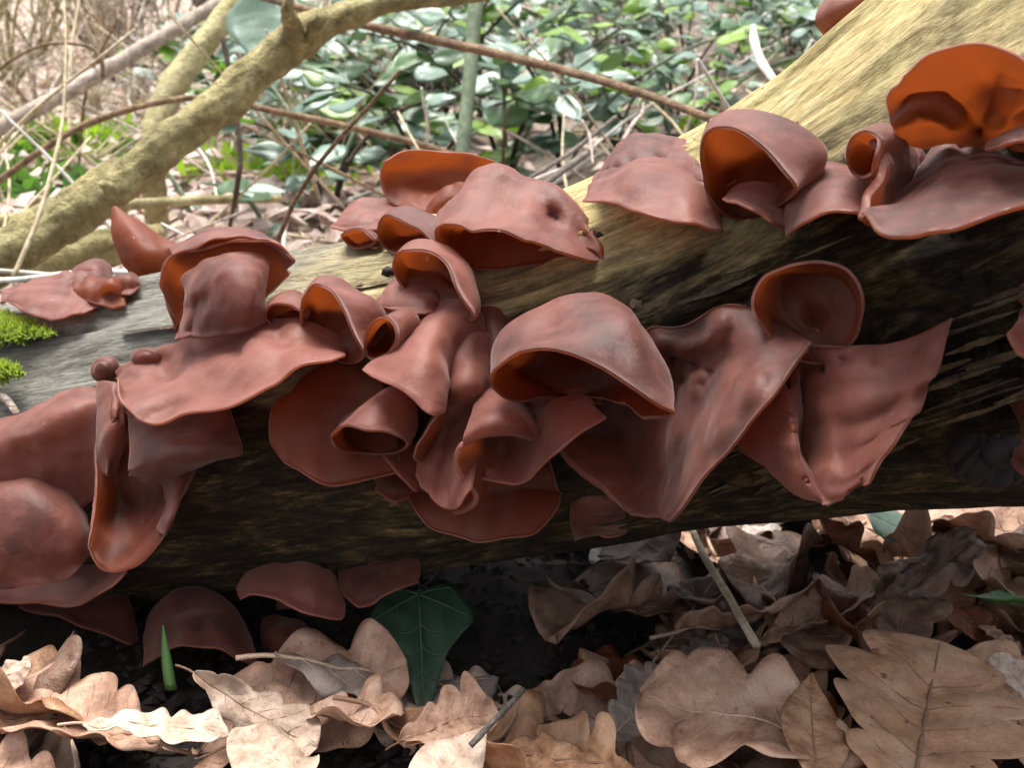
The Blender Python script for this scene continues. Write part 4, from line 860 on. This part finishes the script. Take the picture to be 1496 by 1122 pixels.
# the rest of the litter: scattered look-alikes
MATS = [L_TAN, L_TAN, L_PALE, L_ORNG, L_DARK, L_DARK, L_RUST, L_GREY]
LAB = {L_TAN: 'tan dead oak leaf in the litter, one of many alike', L_PALE: 'pale beige dead oak leaf in the litter, one of many alike', L_ORNG: 'orange-brown dead oak leaf in the litter, one of many alike',
       L_DARK: 'dark damp dead oak leaf in the litter, one of many alike', L_RUST: 'rust-red dead leaf in the litter, one of many alike', L_GREY: 'grey-brown dead oak leaf in the litter, one of many alike'}
rr = random.Random(11)
def scatter(n, xr, yr, lift, mats, where, L=(.060, .095), keep=None):
    k = 0
    while k < n:
        x, y = rr.uniform(*xr), rr.uniform(*yr)
        if keep and not keep(x, y): continue
        a = rr.uniform(0, 6.283); l_ = rr.uniform(*L); z = float(ground_z(x, y)) + rr.uniform(*lift)
        dz = rr.uniform(-.3, .3) * l_
        m = rr.choice(mats)
        b = Vector((x - math.cos(a) * l_ / 2, y - math.sin(a) * l_ / 2, z - dz / 2)); t = Vector((x + math.cos(a) * l_ / 2, y + math.sin(a) * l_ / 2, z + dz / 2))
        place_leaf(rr.choice(OAK), m, rr.choice([M_VEIN, M_VEIN, M_VEINP]), b, t, rr.uniform(-.6, .6), None, LAB[m].replace('in the litter, one of many alike', where), 'leaf', LAB[m].split(' in the')[0] + ' ' + where, 'fallen_leaf', None, rr.uniform(.85, 1.2))
        k += 1
def bare(x, y):                                         # dark bare soil in the middle below the log
    return not (x < .045 and y > (.325 if x > -.13 else .335))
scatter(80, (-.34, .34), (.20, .40), (.002, .013), MATS, 'half buried under larger leaves in front of the log', keep=bare)
scatter(44, (.04, .36), (.34, .62), (.004, .022), [L_DARK, L_TAN, L_RUST, L_TAN, L_DARK, L_ORNG], 'under the raised end of the log')
scatter(30, (-.15, .12), (.47, .70), (.003, .015), [L_DARK, L_DARK, L_TAN, L_ORNG], 'on the shaded ground just behind the log')
scatter(22, (-.45, -.14), (.37, .48), (.000, .005), [L_DARK], 'under the low end of the log')
scatter(60, (-.8, .9), (.62, 1.5), (.003, .02), [L_TAN, L_PALE, L_GREY, L_PALE], 'on the ground behind the log', L=(.06, .09))

# ivy leaf
def ivy_leaf():
    out = [(0, 0), (-.16, .10), (-.34, .08), (-.44, -.08), (-.52, -.30), (-.36, -.42), (-.24, -.56), (-.15, -.80), (-.06, -1.03), (0, -1.12), (.07, -1.0), (.15, -.80), (.26, -.58), (.40, -.44), (.55, -.30), (.46, -.08), (.34, .10), (.16, .10)]
    O = catmull(np.array([(x, y, 0) for x, y in out]), 90, True); c = np.array([0, -.28, 0]); nr = 12
    g = np.stack([c + (O - c) * q for q in np.linspace(.02, 1, nr)])
    g[..., 2] = .10 * np.abs(g[..., 0]) - .16 * (g[..., 1] + .3) ** 2 + .015 * wob(g, .35, 5)
    v = g.reshape(-1, 3); m = 90; f = [(i * m + j, i * m + (j + 1) % m, (i + 1) * m + (j + 1) % m, (i + 1) * m + j) for i in range(nr - 1) for j in range(m)]; f.append(tuple(range(m))[::-1])
    v2 = v - np.array([0, 0, .012]); f2 = [tuple(len(v) + k for k in q[::-1]) for q in f]
    e = [((nr - 1) * m + (j + 1) % m, (nr - 1) * m + j, len(v) + (nr - 1) * m + j, len(v) + (nr - 1) * m + (j + 1) % m) for j in range(m)]
    blade = mesh_from('ivy_leaf', np.vstack([v, v2]), f + f2 + [tuple(reversed(q)) for q in e])
    z = lambda x, y: .10 * abs(x) - .16 * (y + .3) ** 2 + .012
    def vein(pts, r0): return tube([(x, y, z(x, y)) for x, y in pts], [r0, r0 * .35], 5, n=14)
    vs = [vein([(0, .05), (0, -.4), (0, -.8), (0, -1.08)], .016), vein([(0, 0), (-.22, -.12), (-.48, -.28)], .011), vein([(0, 0), (.22, -.12), (.50, -.28)], .011), vein([(0, 0), (-.15, .03), (-.36, .03)], .009), vein([(0, 0), (.15, .03), (.36, .03)], .009)]
    for sd in (-1, 1):
        for y0 in (-.30, -.50, -.70): vs.append(vein([(0, y0), (sd * .10, y0 - .08), (sd * (.22 + .15 * (y0 + .7)), y0 - .10)], .007))
        vs.append(vein([(sd * .24, -.13), (sd * .22, -.28), (sd * .26, -.42)], .006))
    v, f = join(vs); ribs = mesh_from('ivy_ribs', v, f)
    b, t = p1(612, 868, .415), p1(620, 1030, .372); s = (t - b).length / 1.12
    y = (b - t).normalized(); nn = (Vector(CP) - b + Vector((0.02, 0, .10))).normalized(); x = y.cross(nn).normalized(); z_ = x.cross(y)
    o = add('ivy_leaf', blade, G_IVY); o.matrix_world = Matrix.Translation(b) @ Matrix((x, y, z_)).transposed().to_4x4() @ Matrix.Diagonal((s * .80, s * 1.12, s, 1))
    tag(o, 'dark green pointed ivy leaf with pale veins hanging below the log', 'leaf')
    add('rib', ribs, M_VEINI, o)
    g0 = on_ground(600, 880, 0); vv, ff = tube([p1(612, 866, .416) , p1(608, 850, .44), p1(600, 862, .47), p1(590, 900, .48)], .0012, 6)
    st = add('stalk', mesh_from('stalk', vv, ff), M_VEINI); st.parent = o; st.matrix_parent_inverse = o.matrix_world.inverted()
ivy_leaf()

# ------------------------------------------------------------------ sticks, stems, blades near the log
def stick(name, label, pts, rad_px, mat, cat='twig', rough=.06, sides=10, group=None, knots=(), n=None):
    q = [p1(*p) for p in pts]; d = np.mean([p[2] for p in pts])
    rad = [r * p[2] / FPX for r, p in zip(rad_px, pts)] if hasattr(rad_px, '__len__') else rad_px * d / FPX
    v, f = tube(q, rad, sides, rough, len(label), n=n, knots=knots); o = add(name, mesh_from(name, v, f), mat); tag(o, label, cat, group); return o
def gs(name, label, pts, rad, mat, cat='twig', group=None):                # lying on the ground: (px, py, lift)
    v, f = tube([gp(*p) for p in pts], rad, 8, .08, len(label)); o = add(name, mesh_from(name, v, f), mat); tag(o, label, cat, group); return o
gs('straw_stalk', 'leaning pale straw stalk between the log and the large pinkish leaf', [(1010, 772, .030), (1030, 815, .036), (1060, 865, .042), (1106, 945, .046)], .0016, M_STRAW, 'stalk')
gs('forked_twig', 'thin grey-brown twig lying on the pointed pale leaf', [(688, 1090, .040), (715, 1060, .040), (745, 1030, .036), (764, 1008, .034)], .0011, M_TWIG)
stick('dry_twig', 'thin bent dry twig in the dark under the log', [(617, 824, .42), (680, 812, .415), (733, 805, .41), (760, 822, .41)], 1.8, M_TWIG, 'twig')
def blade(name, label, base, tip, w, mat, bend=.15, z0=.0, group='green shoots in the litter'):
    b = gp(*base, z0); d = (b - Vector(CP)).dot(Vector(FW)); t = p1(tip[0], tip[1], d)
    n = 10; c = [b.lerp(t, q) + Vector((0, bend * (t - b).length * q * q, 0)) for q in np.linspace(0, 1, n)]
    V, F = [], []
    for i, p in enumerate(c):
        q = i / (n - 1); ww = w * (1 - q ** 2.5) * .5 + .0002; V += [p + Vector((-ww, 0, 0)), p + Vector((0, ww * .8, 0)), p + Vector((ww, 0, 0)), p + Vector((0, -ww * .35, 0))]
    for i in range(n - 1):
        for j in range(4): F.append((4 * i + j, 4 * i + (j + 1) % 4, 4 * i + 4 + (j + 1) % 4, 4 * i + 4 + j))
    F.append((0, 3, 2, 1)); F.append(tuple(4 * (n - 1) + j for j in range(4)))
    o = add(name, mesh_from(name, V, F), mat); tag(o, label, 'shoot', group)
blade('green_shoot', 'short thick green shoot in front of the dark arched fungus', (250, 1008), (234, 921), .0040, G_GRASS, z0=.02)
blade('green_shoot', 'tiny green shoot between beige leaves and the ivy', (440, 1010), (446, 993), .004, G_GRASS)
for i, (bx, by, tx, ty) in enumerate([(790, 1065, 792, 1015), (870, 1045, 868, 1003), (850, 1040, 852, 1022), (865, 850, 868, 826), (1408, 870, 1402, 845), (1270, 965, 1279, 948)]):
    blade('grass_sprout', ['fine grass sprout by the orange-brown oak leaf', 'fine grass sprout left of the grey-brown leaf', 'tiny grass sprout on the dark soil', 'dim grass sprout below the dark frilled fungus', 'bright grass sprout next to the narrow green blade', 'tiny green sprout above the narrow orange leaf'][i], (bx, by), (tx, ty), .0016, G_GRASS)

stick('pale_twig', 'short pale twig stub on the log below the smaller moss tuft', [(-12, 570, .437), (8, 582, .432), (26, 606, .428)], [7, 6, 5], M_CANEP)
# crumbs on the soil (uncountable) and wood dust under the log
def crumbs(name, label, n, xr, yr, size, mat, keep=None, zoff=0.0):
    V, F = [], []; r = np.random.default_rng(n)
    for _ in range(n):
        x, y = r.uniform(*xr), r.uniform(*yr)
        if keep and not keep(x, y): continue
        s = r.uniform(*size); z = float(ground_z(x, y)) + zoff + s * .2
        a = r.normal(size=(6, 3)) * .25 + np.array([(1, 0, 0), (-1, 0, 0), (0, 1, 0), (0, -1, 0), (0, 0, .8), (0, 0, -.8)]); a *= s * r.uniform(.6, 1.4, 3)
        o = len(V); V += [tuple(q + np.array([x, y, z])) for q in a]
        for (i, j) in ((0, 2), (2, 1), (1, 3), (3, 0)): F += [(o + i, o + j, o + 4), (o + j, o + i, o + 5)]
    ob = add(name, mesh_from(name, V, F, smooth=False), mat); tag(ob, label, None, None, 'stuff'); ob['category'] = 'crumbs'
crumbs('soil_crumbs', 'dark crumbs of damp soil on the bare ground below the log', 2600, (-.20, .10), (.28, .48), (.0006, .0030), M_SOIL)
crumbs('wood_crumbs', 'tan crumbs of rotten wood under the left of the log', 220, (-.24, -.12), (.40, .47), (.0010, .0034), M_CRUMB, zoff=.004)

# moss tufts on the thin end
def moss(label, cx, cy, rx, ry, n, seed):
    r = np.random.default_rng(seed); V, F = [], []
    for _ in range(n):
        a = r.uniform(0, 6.283); q = math.sqrt(r.uniform(0, 1)) * (1 + .25 * math.sin(3 * a + seed) + .18 * math.sin(7 * a)); x = cx + math.cos(a) * q * rx; y = cy + math.sin(a) * q * ry
        tw = float(log_toward(x, max(y, float(lt(x)) + 6)))
        p = np.array(p1(x, y, float(ld(x)) - tw + .001)); d = r.normal(size=3) * .7 + np.array([0, -.5, .9]); d /= np.linalg.norm(d)
        h = r.uniform(.0025, .0065) * (1.2 - .5 * q); sd = np.cross(d, r.normal(size=3)); sd /= np.linalg.norm(sd); sd *= .0005
        o = len(V); m = p + d * h * .5 + np.array([0, -.0006, 0]); V += [p - sd * .6, p + sd * .6, m + sd, p + d * h, m - sd]
        F.append((o, o + 1, o + 2, o + 3, o + 4))
    o = add('moss_tuft', mesh_from('moss_tuft', V, F, smooth=False), G_MOSS); tag(o, label, 'moss', 'moss on the log')
moss('bright green moss tuft under the low crumpled fungus', 6, 482, 54, 20, 3600, 1)
moss('smaller bright green moss tuft lower on the thin end of the log', 0, 545, 28, 13, 1500, 2)

# chips, stubs and holes on the log
def knob(label, x, y, r, mat, h=1.2, name='bark_chip', sx=1.3):
    tw = float(log_toward(x, y)); c = np.array(p1(x, y, float(ld(x)) - tw)); s = r * float(ld(x)) * .8 / FPX; V = []; F = []; nu, nv = 12, 7
    for i in range(nv):
        ph = math.pi * i / (nv - 1)
        for j in range(nu):
            a = 2 * math.pi * j / nu; q = np.array([math.sin(ph) * math.cos(a) * sx, -math.cos(ph) * .7, math.sin(ph) * math.sin(a)]); V.append(c + s * q * (1 + .3 * math.sin(3 * a + ph * 5 + x)))
    for i in range(nv - 1):
        for j in range(nu): F.append((i * nu + j, i * nu + (j + 1) % nu, (i + 1) * nu + (j + 1) % nu, (i + 1) * nu + j))
    o = add(name, mesh_from(name, V, F), mat); tag(o, label, 'chip', 'small chips and stubs on the log')
for x, y, r, lab, mt in [(890, 381, 11, 'black stub on the log at the right tip of the wrinkled pale cap', M_BLACK), (567, 397, 8, 'round black speck on the log beside the curled orange-lined fungus', M_BLACK),
                         (957, 350, 9, 'small brown bark chip below the smooth pink dome', M_TWIG), (930, 445, 9, 'pale bark chip above the hooded cap', M_CANE), (1045, 182, 11, 'dark bark scrap left of the glowing orange cup', M_TWIG),
                         (1018, 208, 6, 'tiny dark speck on the log top behind the pink dome', M_BLACK), (1170, 98, 5, 'tiny insect hole mark high on the bare yellowish log', M_BLACK), (1118, 132, 5, 'tiny dark mark on the log top edge by the white curl', M_BLACK),
                         (875, 345, 6, 'little dark stub right of the wrinkled cap', M_BLACK)]:
    knob(lab, x, y, r, mt)

# ------------------------------------------------------------------ behind the log: branches and canes
DB = stick('diagonal_branch', 'thick algae-yellow branch crossing diagonally behind the log', [(-330, 590, .74), (-160, 480, .74), (0, 378, .75), (95, 318, .76), (175, 265, .77), (255, 205, .78), (335, 140, .79), (405, 82, .80), (460, 42, .80), (530, 15, .81), (610, -2, .82), (700, -8, .83), (800, -40, .84)],
      [38, 36, 35, 33, 31, 29, 28, 29, 24, 17, 13, 10, 8], M_BRANCH, 'branch', .10, 44, n=280, knots=[(tuple(p1(430, 45, .78)), .016, .55), (tuple(p1(160, 285, .75)), .012, .3), (tuple(p1(465, 70, .79)), .010, .35)])
for pts, rr_ in (([(432, 62, .79), (428, 38, .77), (420, 18, .75), (424, -6, .74)], [16, 15, 10, 5]), ([(455, 55, .79), (462, 34, .77), (470, 22, .755)], [13, 12, 7]), ([(165, 292, .755), (160, 276, .74), (150, 268, .73)], [12, 10, 6])):
    v, f = tube([p1(*p) for p in pts], [a_ * .78 / FPX for a_ in rr_], 14, .12, 5, n=30); add('knot_stub', mesh_from('knot_stub', v, f), M_BRANCH, DB)
stick('rotten_branch', 'short rotten branch lying on the ground below the diagonal branch', [(40, 395, .86), (110, 378, .86), (165, 358, .87), (235, 345, .90)], [26, 30, 26, 18], M_BRANCH, 'branch', .10, 18, n=50)
stick('pale_branch', 'pale yellow branch leaning behind the diagonal branch', [(380, -50, 1.12), (335, 15, 1.10), (285, 80, 1.08), (245, 140, 1.06), (225, 200, 1.05), (225, 265, 1.06), (232, 345, 1.12)], [17, 17, 18, 20, 19, 17, 17], M_PALEB, 'branch', .07, 16, n=70)
stick('bleached_cane', 'bleached pinkish cane slanting across the top left undergrowth', [(-80, 228, 1.15), (60, 155, 1.2), (200, 75, 1.25), (330, -2, 1.3), (420, -55, 1.34)], [13, 12, 11, 9, 7], M_CANEP, 'cane', .05, 12)
stick('dark_cane', 'thin dark arching cane passing behind the diagonal branch', [(-40, 292, .95), (60, 220, .95), (130, 180, .96), (220, 152, .97), (300, 143, .98), (400, 162, .98), (510, 185, .98), (630, 216, .98), (760, 262, .98)], [5.5, 5, 5, 4.5, 4.5, 5, 5, 5, 4], M_CANE, 'cane', .08, 8)
stick('brown_cane', 'long straight brown cane resting on the log by the orange cup', [(350, -15, .90), (470, 20, .86), (560, 42, .84), (690, 70, .80), (800, 96, .76), (920, 130, .70), (1052, 178, .62)], [5, 6, 7, 7, 7, 6.5, 6], M_CANE, 'cane', .06, 10)
stick('dark_sapling', 'thin dark upright sapling with a kink in front of the litter', [(325, 55, .95), (338, 120, .95), (350, 215, .95), (348, 262, .95), (335, 335, 1.0)], [4, 4, 4, 4, 3], M_CANED, 'sapling', .08, 8)
stick('green_sapling', 'straight grey-green upright sapling behind the red-brown cupped fungus', [(700, -40, 1.02), (692, 40, 1.0), (685, 130, .98), (674, 235, .96), (670, 300, .98)], [11, 11, 10, 10.5, 11], M_GSTEM, 'sapling', .02, 12)
stick('white_curl', 'bleached white curled stalk above the log top', [(1100, 38, .75), (1102, 60, .74), (1112, 90, .73), (1135, 122, .70)], [4, 7, 7.5, 5], M_WHITE, 'stalk', .03, 8)
stick('white_stalk', 'forked bleached rootlet behind the bumpy pink dome', [(940, 150, .85), (938, 165, .84), (925, 180, .83), (910, 205, .80)], [2, 2.5, 3, 3], M_CANEP, 'stalk', .05, 8)
stick('white_stalk', 'thin bleached stalk touching the bumpy pink dome', [(850, 175, .85), (862, 200, .84), (866, 240, .80)], [1.8, 2, 1.8], M_CANEP, 'stalk', .05, 8)
stick('grey_twig', 'grey twig lying up against the log left of the bumpy pink dome', [(785, 278, .72), (820, 250, .78), (860, 222, .85)], [5, 5.5, 5], M_TWIG, 'twig', .08, 8)
stick('grey_twig', 'longer thin grey twig behind the log top', [(770, 262, .80), (830, 225, .88), (900, 170, .96)], [3, 3.5, 3], M_TWIG, 'twig', .08, 8)
stick('straw_pole', 'pale yellow stick lying on the far litter behind the pointed fungus', [(-60, 330, .98), (80, 312, 1.0), (180, 300, 1.02), (300, 292, 1.06), (410, 290, 1.1)], [9, 9, 8, 7, 6], M_PALEB, 'stick', .04, 10)
stick('pale_straw', 'thin whitish straw along the log top behind the pointed fungus', [(-30, 410, .62), (30, 408, .60), (120, 398, .60), (240, 398, .60)], [4, 4, 4, 4], M_WHITE, 'stalk', .05, 8)
stick('dry_grass_stem', 'tall thin tan grass stem curving in front of the diagonal branch', [(18, 408, .66), (55, 320, .68), (78, 240, .70), (92, 170, .72), (96, 60, .74), (92, -30, .76)], [4, 3.5, 3, 2.5, 2, 1.5], M_STRAW, 'stalk', .05, 8)
stick('dry_grass_stem', 'arched dry grass stem drooping in front of the bleached cane', [(-20, 118, .95), (20, 85, .95), (70, 64, .95), (125, 66, .95), (147, 85, .95), (150, 112, .95)], [2.5, 2.5, 2.5, 2.5, 3.5, 3], M_CANE, 'stalk', .05, 8)

# bushes: stems with separate leaves
def bush(name, label, root, h, nst, nl, mats, L, seed, group, lean=(0, 0), leafset=OVATE, spread=.25):
    r = random.Random(seed); e = bpy.data.objects.new(name, None); COL.objects.link(e); e.location = root; tag(e, label, 'bush', group); e.empty_display_size = .05
    for k in range(nst):
        a = r.uniform(0, 6.283); sp = spread * r.uniform(.3, 1.1); hh = h * r.uniform(.6, 1.05)
        pts = [Vector((0, 0, -.02)), Vector((math.cos(a) * sp * .25, math.sin(a) * sp * .25, hh * .45)), Vector((math.cos(a) * sp * .7 + lean[0] * .5, math.sin(a) * sp * .7 + lean[1] * .5, hh * .85)), Vector((math.cos(a) * sp * 1.2 + lean[0], math.sin(a) * sp * 1.2 + lean[1], hh))]
        v, f = tube(pts, [.0035, .003, .0022, .0012], 6, .05, seed + k); add('stem', mesh_from('stem', v, f), M_CANED if k % 2 else M_GSTEM, e)
        c = catmull([tuple(p) for p in pts], 40)
        for q in range(nl):
            i = int(6 + 33 * (q + r.random()) / nl); p = Vector(c[min(i, 39)]); b = r.uniform(0, 6.283); l_ = r.uniform(*L)
            d = Vector((math.cos(b), math.sin(b) - .25, r.uniform(-.55, .25))).normalized(); tip = p + d * (l_ * 1.16)
            base = p + d * (l_ * .16)
            nn = Vector((r.uniform(-.5, .5), -.55 + r.uniform(-.5, .5), 1.0))
            lf = place_leaf(r.choice(leafset), r.choice(mats), M_VEING, base, tip, r.uniform(-.4, .4), nn, None, None, None, 'leaf', e, ribs=False)
GB = [G_MID, G_BLUE, G_BLUE, G_MID, G_LIME]
bk = random.Random(5)
BL = ['low leafy bush with blue-green oval leaves behind the log', 'low leafy bush with mid-green oval leaves behind the log']
# where each bush stands: pixel of its foot (on the ground) and height
BUSH = [(480, 300, .22), (545, 250, .24), (620, 290, .22), (740, 250, .26), (820, 235, .26), (760, 190, .30), (900, 200, .26), (980, 185, .26), (1040, 150, .24), (880, 140, .30), (640, 170, .30), (540, 150, .30), (700, 110, .32), (1000, 90, .32), (1110, 90, .30), (820, 80, .34), (1180, 60, .30), (590, 90, .34), (470, 130, .28), (930, 60, .36), (1230, 30, .34), (740, 40, .4), (850, 30, .4), (660, 60, .36), (1080, 40, .34), (520, 60, .36), (430, 200, .24), (1120, 20, .36), (970, 20, .4), (600, 20, .4), (800, 150, .28), (700, 175, .28)]
BUSH += [(bk.uniform(430, 1200), bk.uniform(10, 120), bk.uniform(.24, .36)) for _ in range(12)] + [(bk.uniform(440, 1000), bk.uniform(120, 230), bk.uniform(.18, .26)) for _ in range(8)]
for i, (x, y, h) in enumerate(BUSH):
    q = on_ground(x, y + 8); q.z = float(ground_z(q.x, q.y))
    bush('leafy_bush', BL[i % 2], q, h * .8, 4, 11, [G_BLUE, G_BLUE, G_BLUE, G_MID, G_LIME] if i % 2 == 0 else [G_MID, G_MID, G_MID, G_BLUE, G_LIME], (.040, .066), 100 + i, BL[i % 2].replace('low leafy bush', 'bushes'))
for i, (x, y, lab) in enumerate([(395, 330, 'young bush with a few drooping green leaves behind the folded fungus'), (290, 325, 'small plant with two blue-green leaves on the pinkish litter')]):
    q = on_ground(x, y + 10); q.z = float(ground_z(q.x, q.y)); bush('young_plant', lab, q, .10, 1, 4 - i, [G_BLUE, G_MID], (.045, .06), 300 + i, 'young plants behind the log', spread=.10)
# one big leaf hanging at the top by the branch knot
q = p1(420, 30, .95)
e = place_leaf(OVATE[0], G_BLUE, M_VEING, p1(372, -12, 1.0), p1(375, 92, .98), .1, (.1, -1, .3), 'large drooping dark green leaf hanging beside the knot of the diagonal branch', 'leaf', None, 'hanging_leaf', None, 1.3)

# bright green low plants at far left
def tuft(name, label, cx, cy, n, w, h, mat, seed, group):
    r = np.random.default_rng(seed); V, F = [], []; c = on_ground(cx, cy)
    for _ in range(n):
        p = np.array([c.x + r.normal() * w, c.y + r.normal() * w, 0]); p[2] = float(ground_z(p[0], p[1])); d = r.normal(size=3) * .6 + np.array([0, -.2, .8]); d /= np.linalg.norm(d)
        l_ = h * r.uniform(.5, 1.2); sd = np.cross(d, r.normal(size=3)); sd /= np.linalg.norm(sd); sd *= l_ * .10; m = p + d * l_ * .55; t = p + d * l_ + np.array([0, 0, -.25 * l_]); o = len(V)
        V += [p - sd * .4, p + sd * .4, m + sd, t, m - sd]; F.append((o, o + 1, o + 2, o + 3, o + 4))
    o = add(name, mesh_from(name, V, F, smooth=False), mat); tag(o, label, 'plant', group, 'stuff')
for i, (x, y, lab) in enumerate([(30, 215, 'patch of bright green ground plants left of the thin grass stem'), (20, 285, 'fresh green ground plants beside the dark arching cane'), (130, 225, 'thin green patch on the litter below the bleached cane'), (430, 265, 'pale green patch beyond the thin dark upright stem')]):
    tuft('ground_plant', lab, x, y, 420, .055, .06, G_GRASS if i < 2 else G_LIME, 50 + i, 'green plants on the ground behind the log')

# dry stalks criss-crossing behind
sr = random.Random(23)
GST = 'dry pale stalk in the undergrowth behind the log, one of many alike'
for i in range(290):
    y = sr.uniform(.75, 2.6); x = sr.uniform(-.75, .55) * (.4 + y * .62); z = float(ground_z(x, y)); a = sr.uniform(0, 6.283); l_ = sr.uniform(.10, .38)
    up = sr.uniform(.02, .75) ; d = Vector((math.cos(a) * (1 - up * .6), math.sin(a) * (1 - up * .6), up)).normalized()
    b = Vector((x, y, z + .005)); m = b + d * l_ * .55; t = b + d * l_ + Vector((sr.uniform(-.03, .03), 0, -l_ * .12 * up))
    v, f = tube([b, m, t], [sr.uniform(.0013, .0034), .0011], 6, .06, i, n=9); o = add('dry_stalk', mesh_from('dry_stalk', v, f), sr.choice([M_STRAW, M_WHITE, M_STRAW, M_CANE, M_CANEP])); tag(o, GST, 'stalk', 'dry stalks behind the log')

# far litter as a mass: small curled dead leaves and grass all over the ground behind
def far_litter():
    r = np.random.default_rng(9); V, F = [], []
    for _ in range(17000):
        y = .70 + 5.5 * r.uniform(0, 1) ** 1.8; x = r.uniform(-1, 1) * (.35 + y * .75); z = float(ground_z(x, y)) + r.uniform(0, .02); a = r.uniform(0, 6.283); l_ = r.uniform(.02, .055)
        if x > -.05 * y and r.random() < .8: continue
        l_ = l_ * 1.0; w = l_ * r.uniform(.2, .4)
        d = np.array([math.cos(a), math.sin(a), r.uniform(-.3, .5)]); s = np.array([-math.sin(a), math.cos(a), r.uniform(-.6, .6)]); p = np.array([x, y, z]); o = len(V)
        V += [p - d * l_ / 2, p + s * w * .8 + np.array([0, 0, .006]), p + d * l_ / 2, p - s * w + np.array([0, 0, .004]), p + np.array([0, 0, .010])]; F += [(o, o + 4, o + 1), (o + 1, o + 4, o + 2), (o + 2, o + 4, o + 3), (o + 3, o + 4, o)]
    o = add('dry_litter', mesh_from('dry_litter', V, F, smooth=False), LITTER_FAR); tag(o, 'mass of small pinkish dry leaves covering the ground behind the log', 'litter', None, 'stuff')
far_litter()

# far shrubs: bare twiggy bushes and a wood edge of stems
def twig_bush(label, x, y, h, seed, mat, n=16):
    r = random.Random(seed); c = Vector((x, y, float(ground_z(x, y)))); parts = []
    for _ in range(n):
        a = r.uniform(0, 6.283); sp = r.uniform(.1, .6) * h; d = Vector((math.cos(a) * sp, math.sin(a) * sp, h * r.uniform(.6, 1))); m = d * .5 + Vector((r.uniform(-.1, .1), r.uniform(-.1, .1), h * .12))
        parts.append(tube([c, c + m, c + d], [.010 * h, .007 * h, .003 * h], 6, .06, seed, n=9))
        for _ in range(5):
            q = r.uniform(.3, .95); s = c + (m * 2 * q if q < .5 else m.lerp(d, q * 2 - 1)); e2 = s + Vector((r.uniform(-.3, .3), r.uniform(-.3, .3), r.uniform(-.05, .3))) * h; parts.append(tube([s, s.lerp(e2, .5) + Vector((0, 0, .03)), e2], [.004 * h, .0015 * h], 5, .05, seed, n=6))
    v, f = join(parts); o = add('bare_shrub', mesh_from('bare_shrub', v, f), mat); tag(o, label, 'shrub', 'bare shrubs in the distance' if 'far behind' in label else 'twig tangles behind the log')
for i, (x, y, h, m) in enumerate([(-1.15, 2.1, .5, M_BRANCH), (-.95, 2.5, .5, M_TWIG), (-.72, 2.0, .35, M_CANEP), (-1.4, 2.7, .6, M_BRANCH), (-.55, 2.6, .4, M_WHITE), (-1.5, 3.0, .9, M_BRANCH), (-1.0, 3.6, 1.0, M_TWIG), (-2.2, 3.8, 1.3, M_BRANCH), (-.5, 4.4, 1.1, M_CANEP), (.4, 4.2, 1.0, M_TWIG), (1.3, 3.6, 1.0, M_TWIG), (2.3, 4.6, 1.4, M_TWIG), (-3.2, 5.5, 1.6, M_TWIG)]):
    twig_bush('bare twiggy shrub standing far behind the log, one of several alike', x, y, h, 70 + i, m)

for i, (x, y, h, m) in enumerate([(60, 190, .16, M_CANEP), (140, 160, .18, M_STRAW), (215, 215, .14, M_WHITE), (300, 190, .16, M_STRAW), (335, 255, .12, M_WHITE), (425, 285, .11, M_STRAW), (185, 90, .26, M_CANEP), (60, 90, .30, M_BRANCH), (270, 110, .24, M_TWIG), (20, 130, .3, M_BRANCH), (480, 230, .14, M_STRAW), (120, 250, .12, M_STRAW), (860, 160, .2, M_TWIG), (640, 240, .14, M_TWIG)]):
    q = on_ground(x, y); twig_bush('low tangle of dry twigs in the undergrowth behind the log, one of several alike', q.x, q.y, h * 1.2, 170 + i, m, 12)
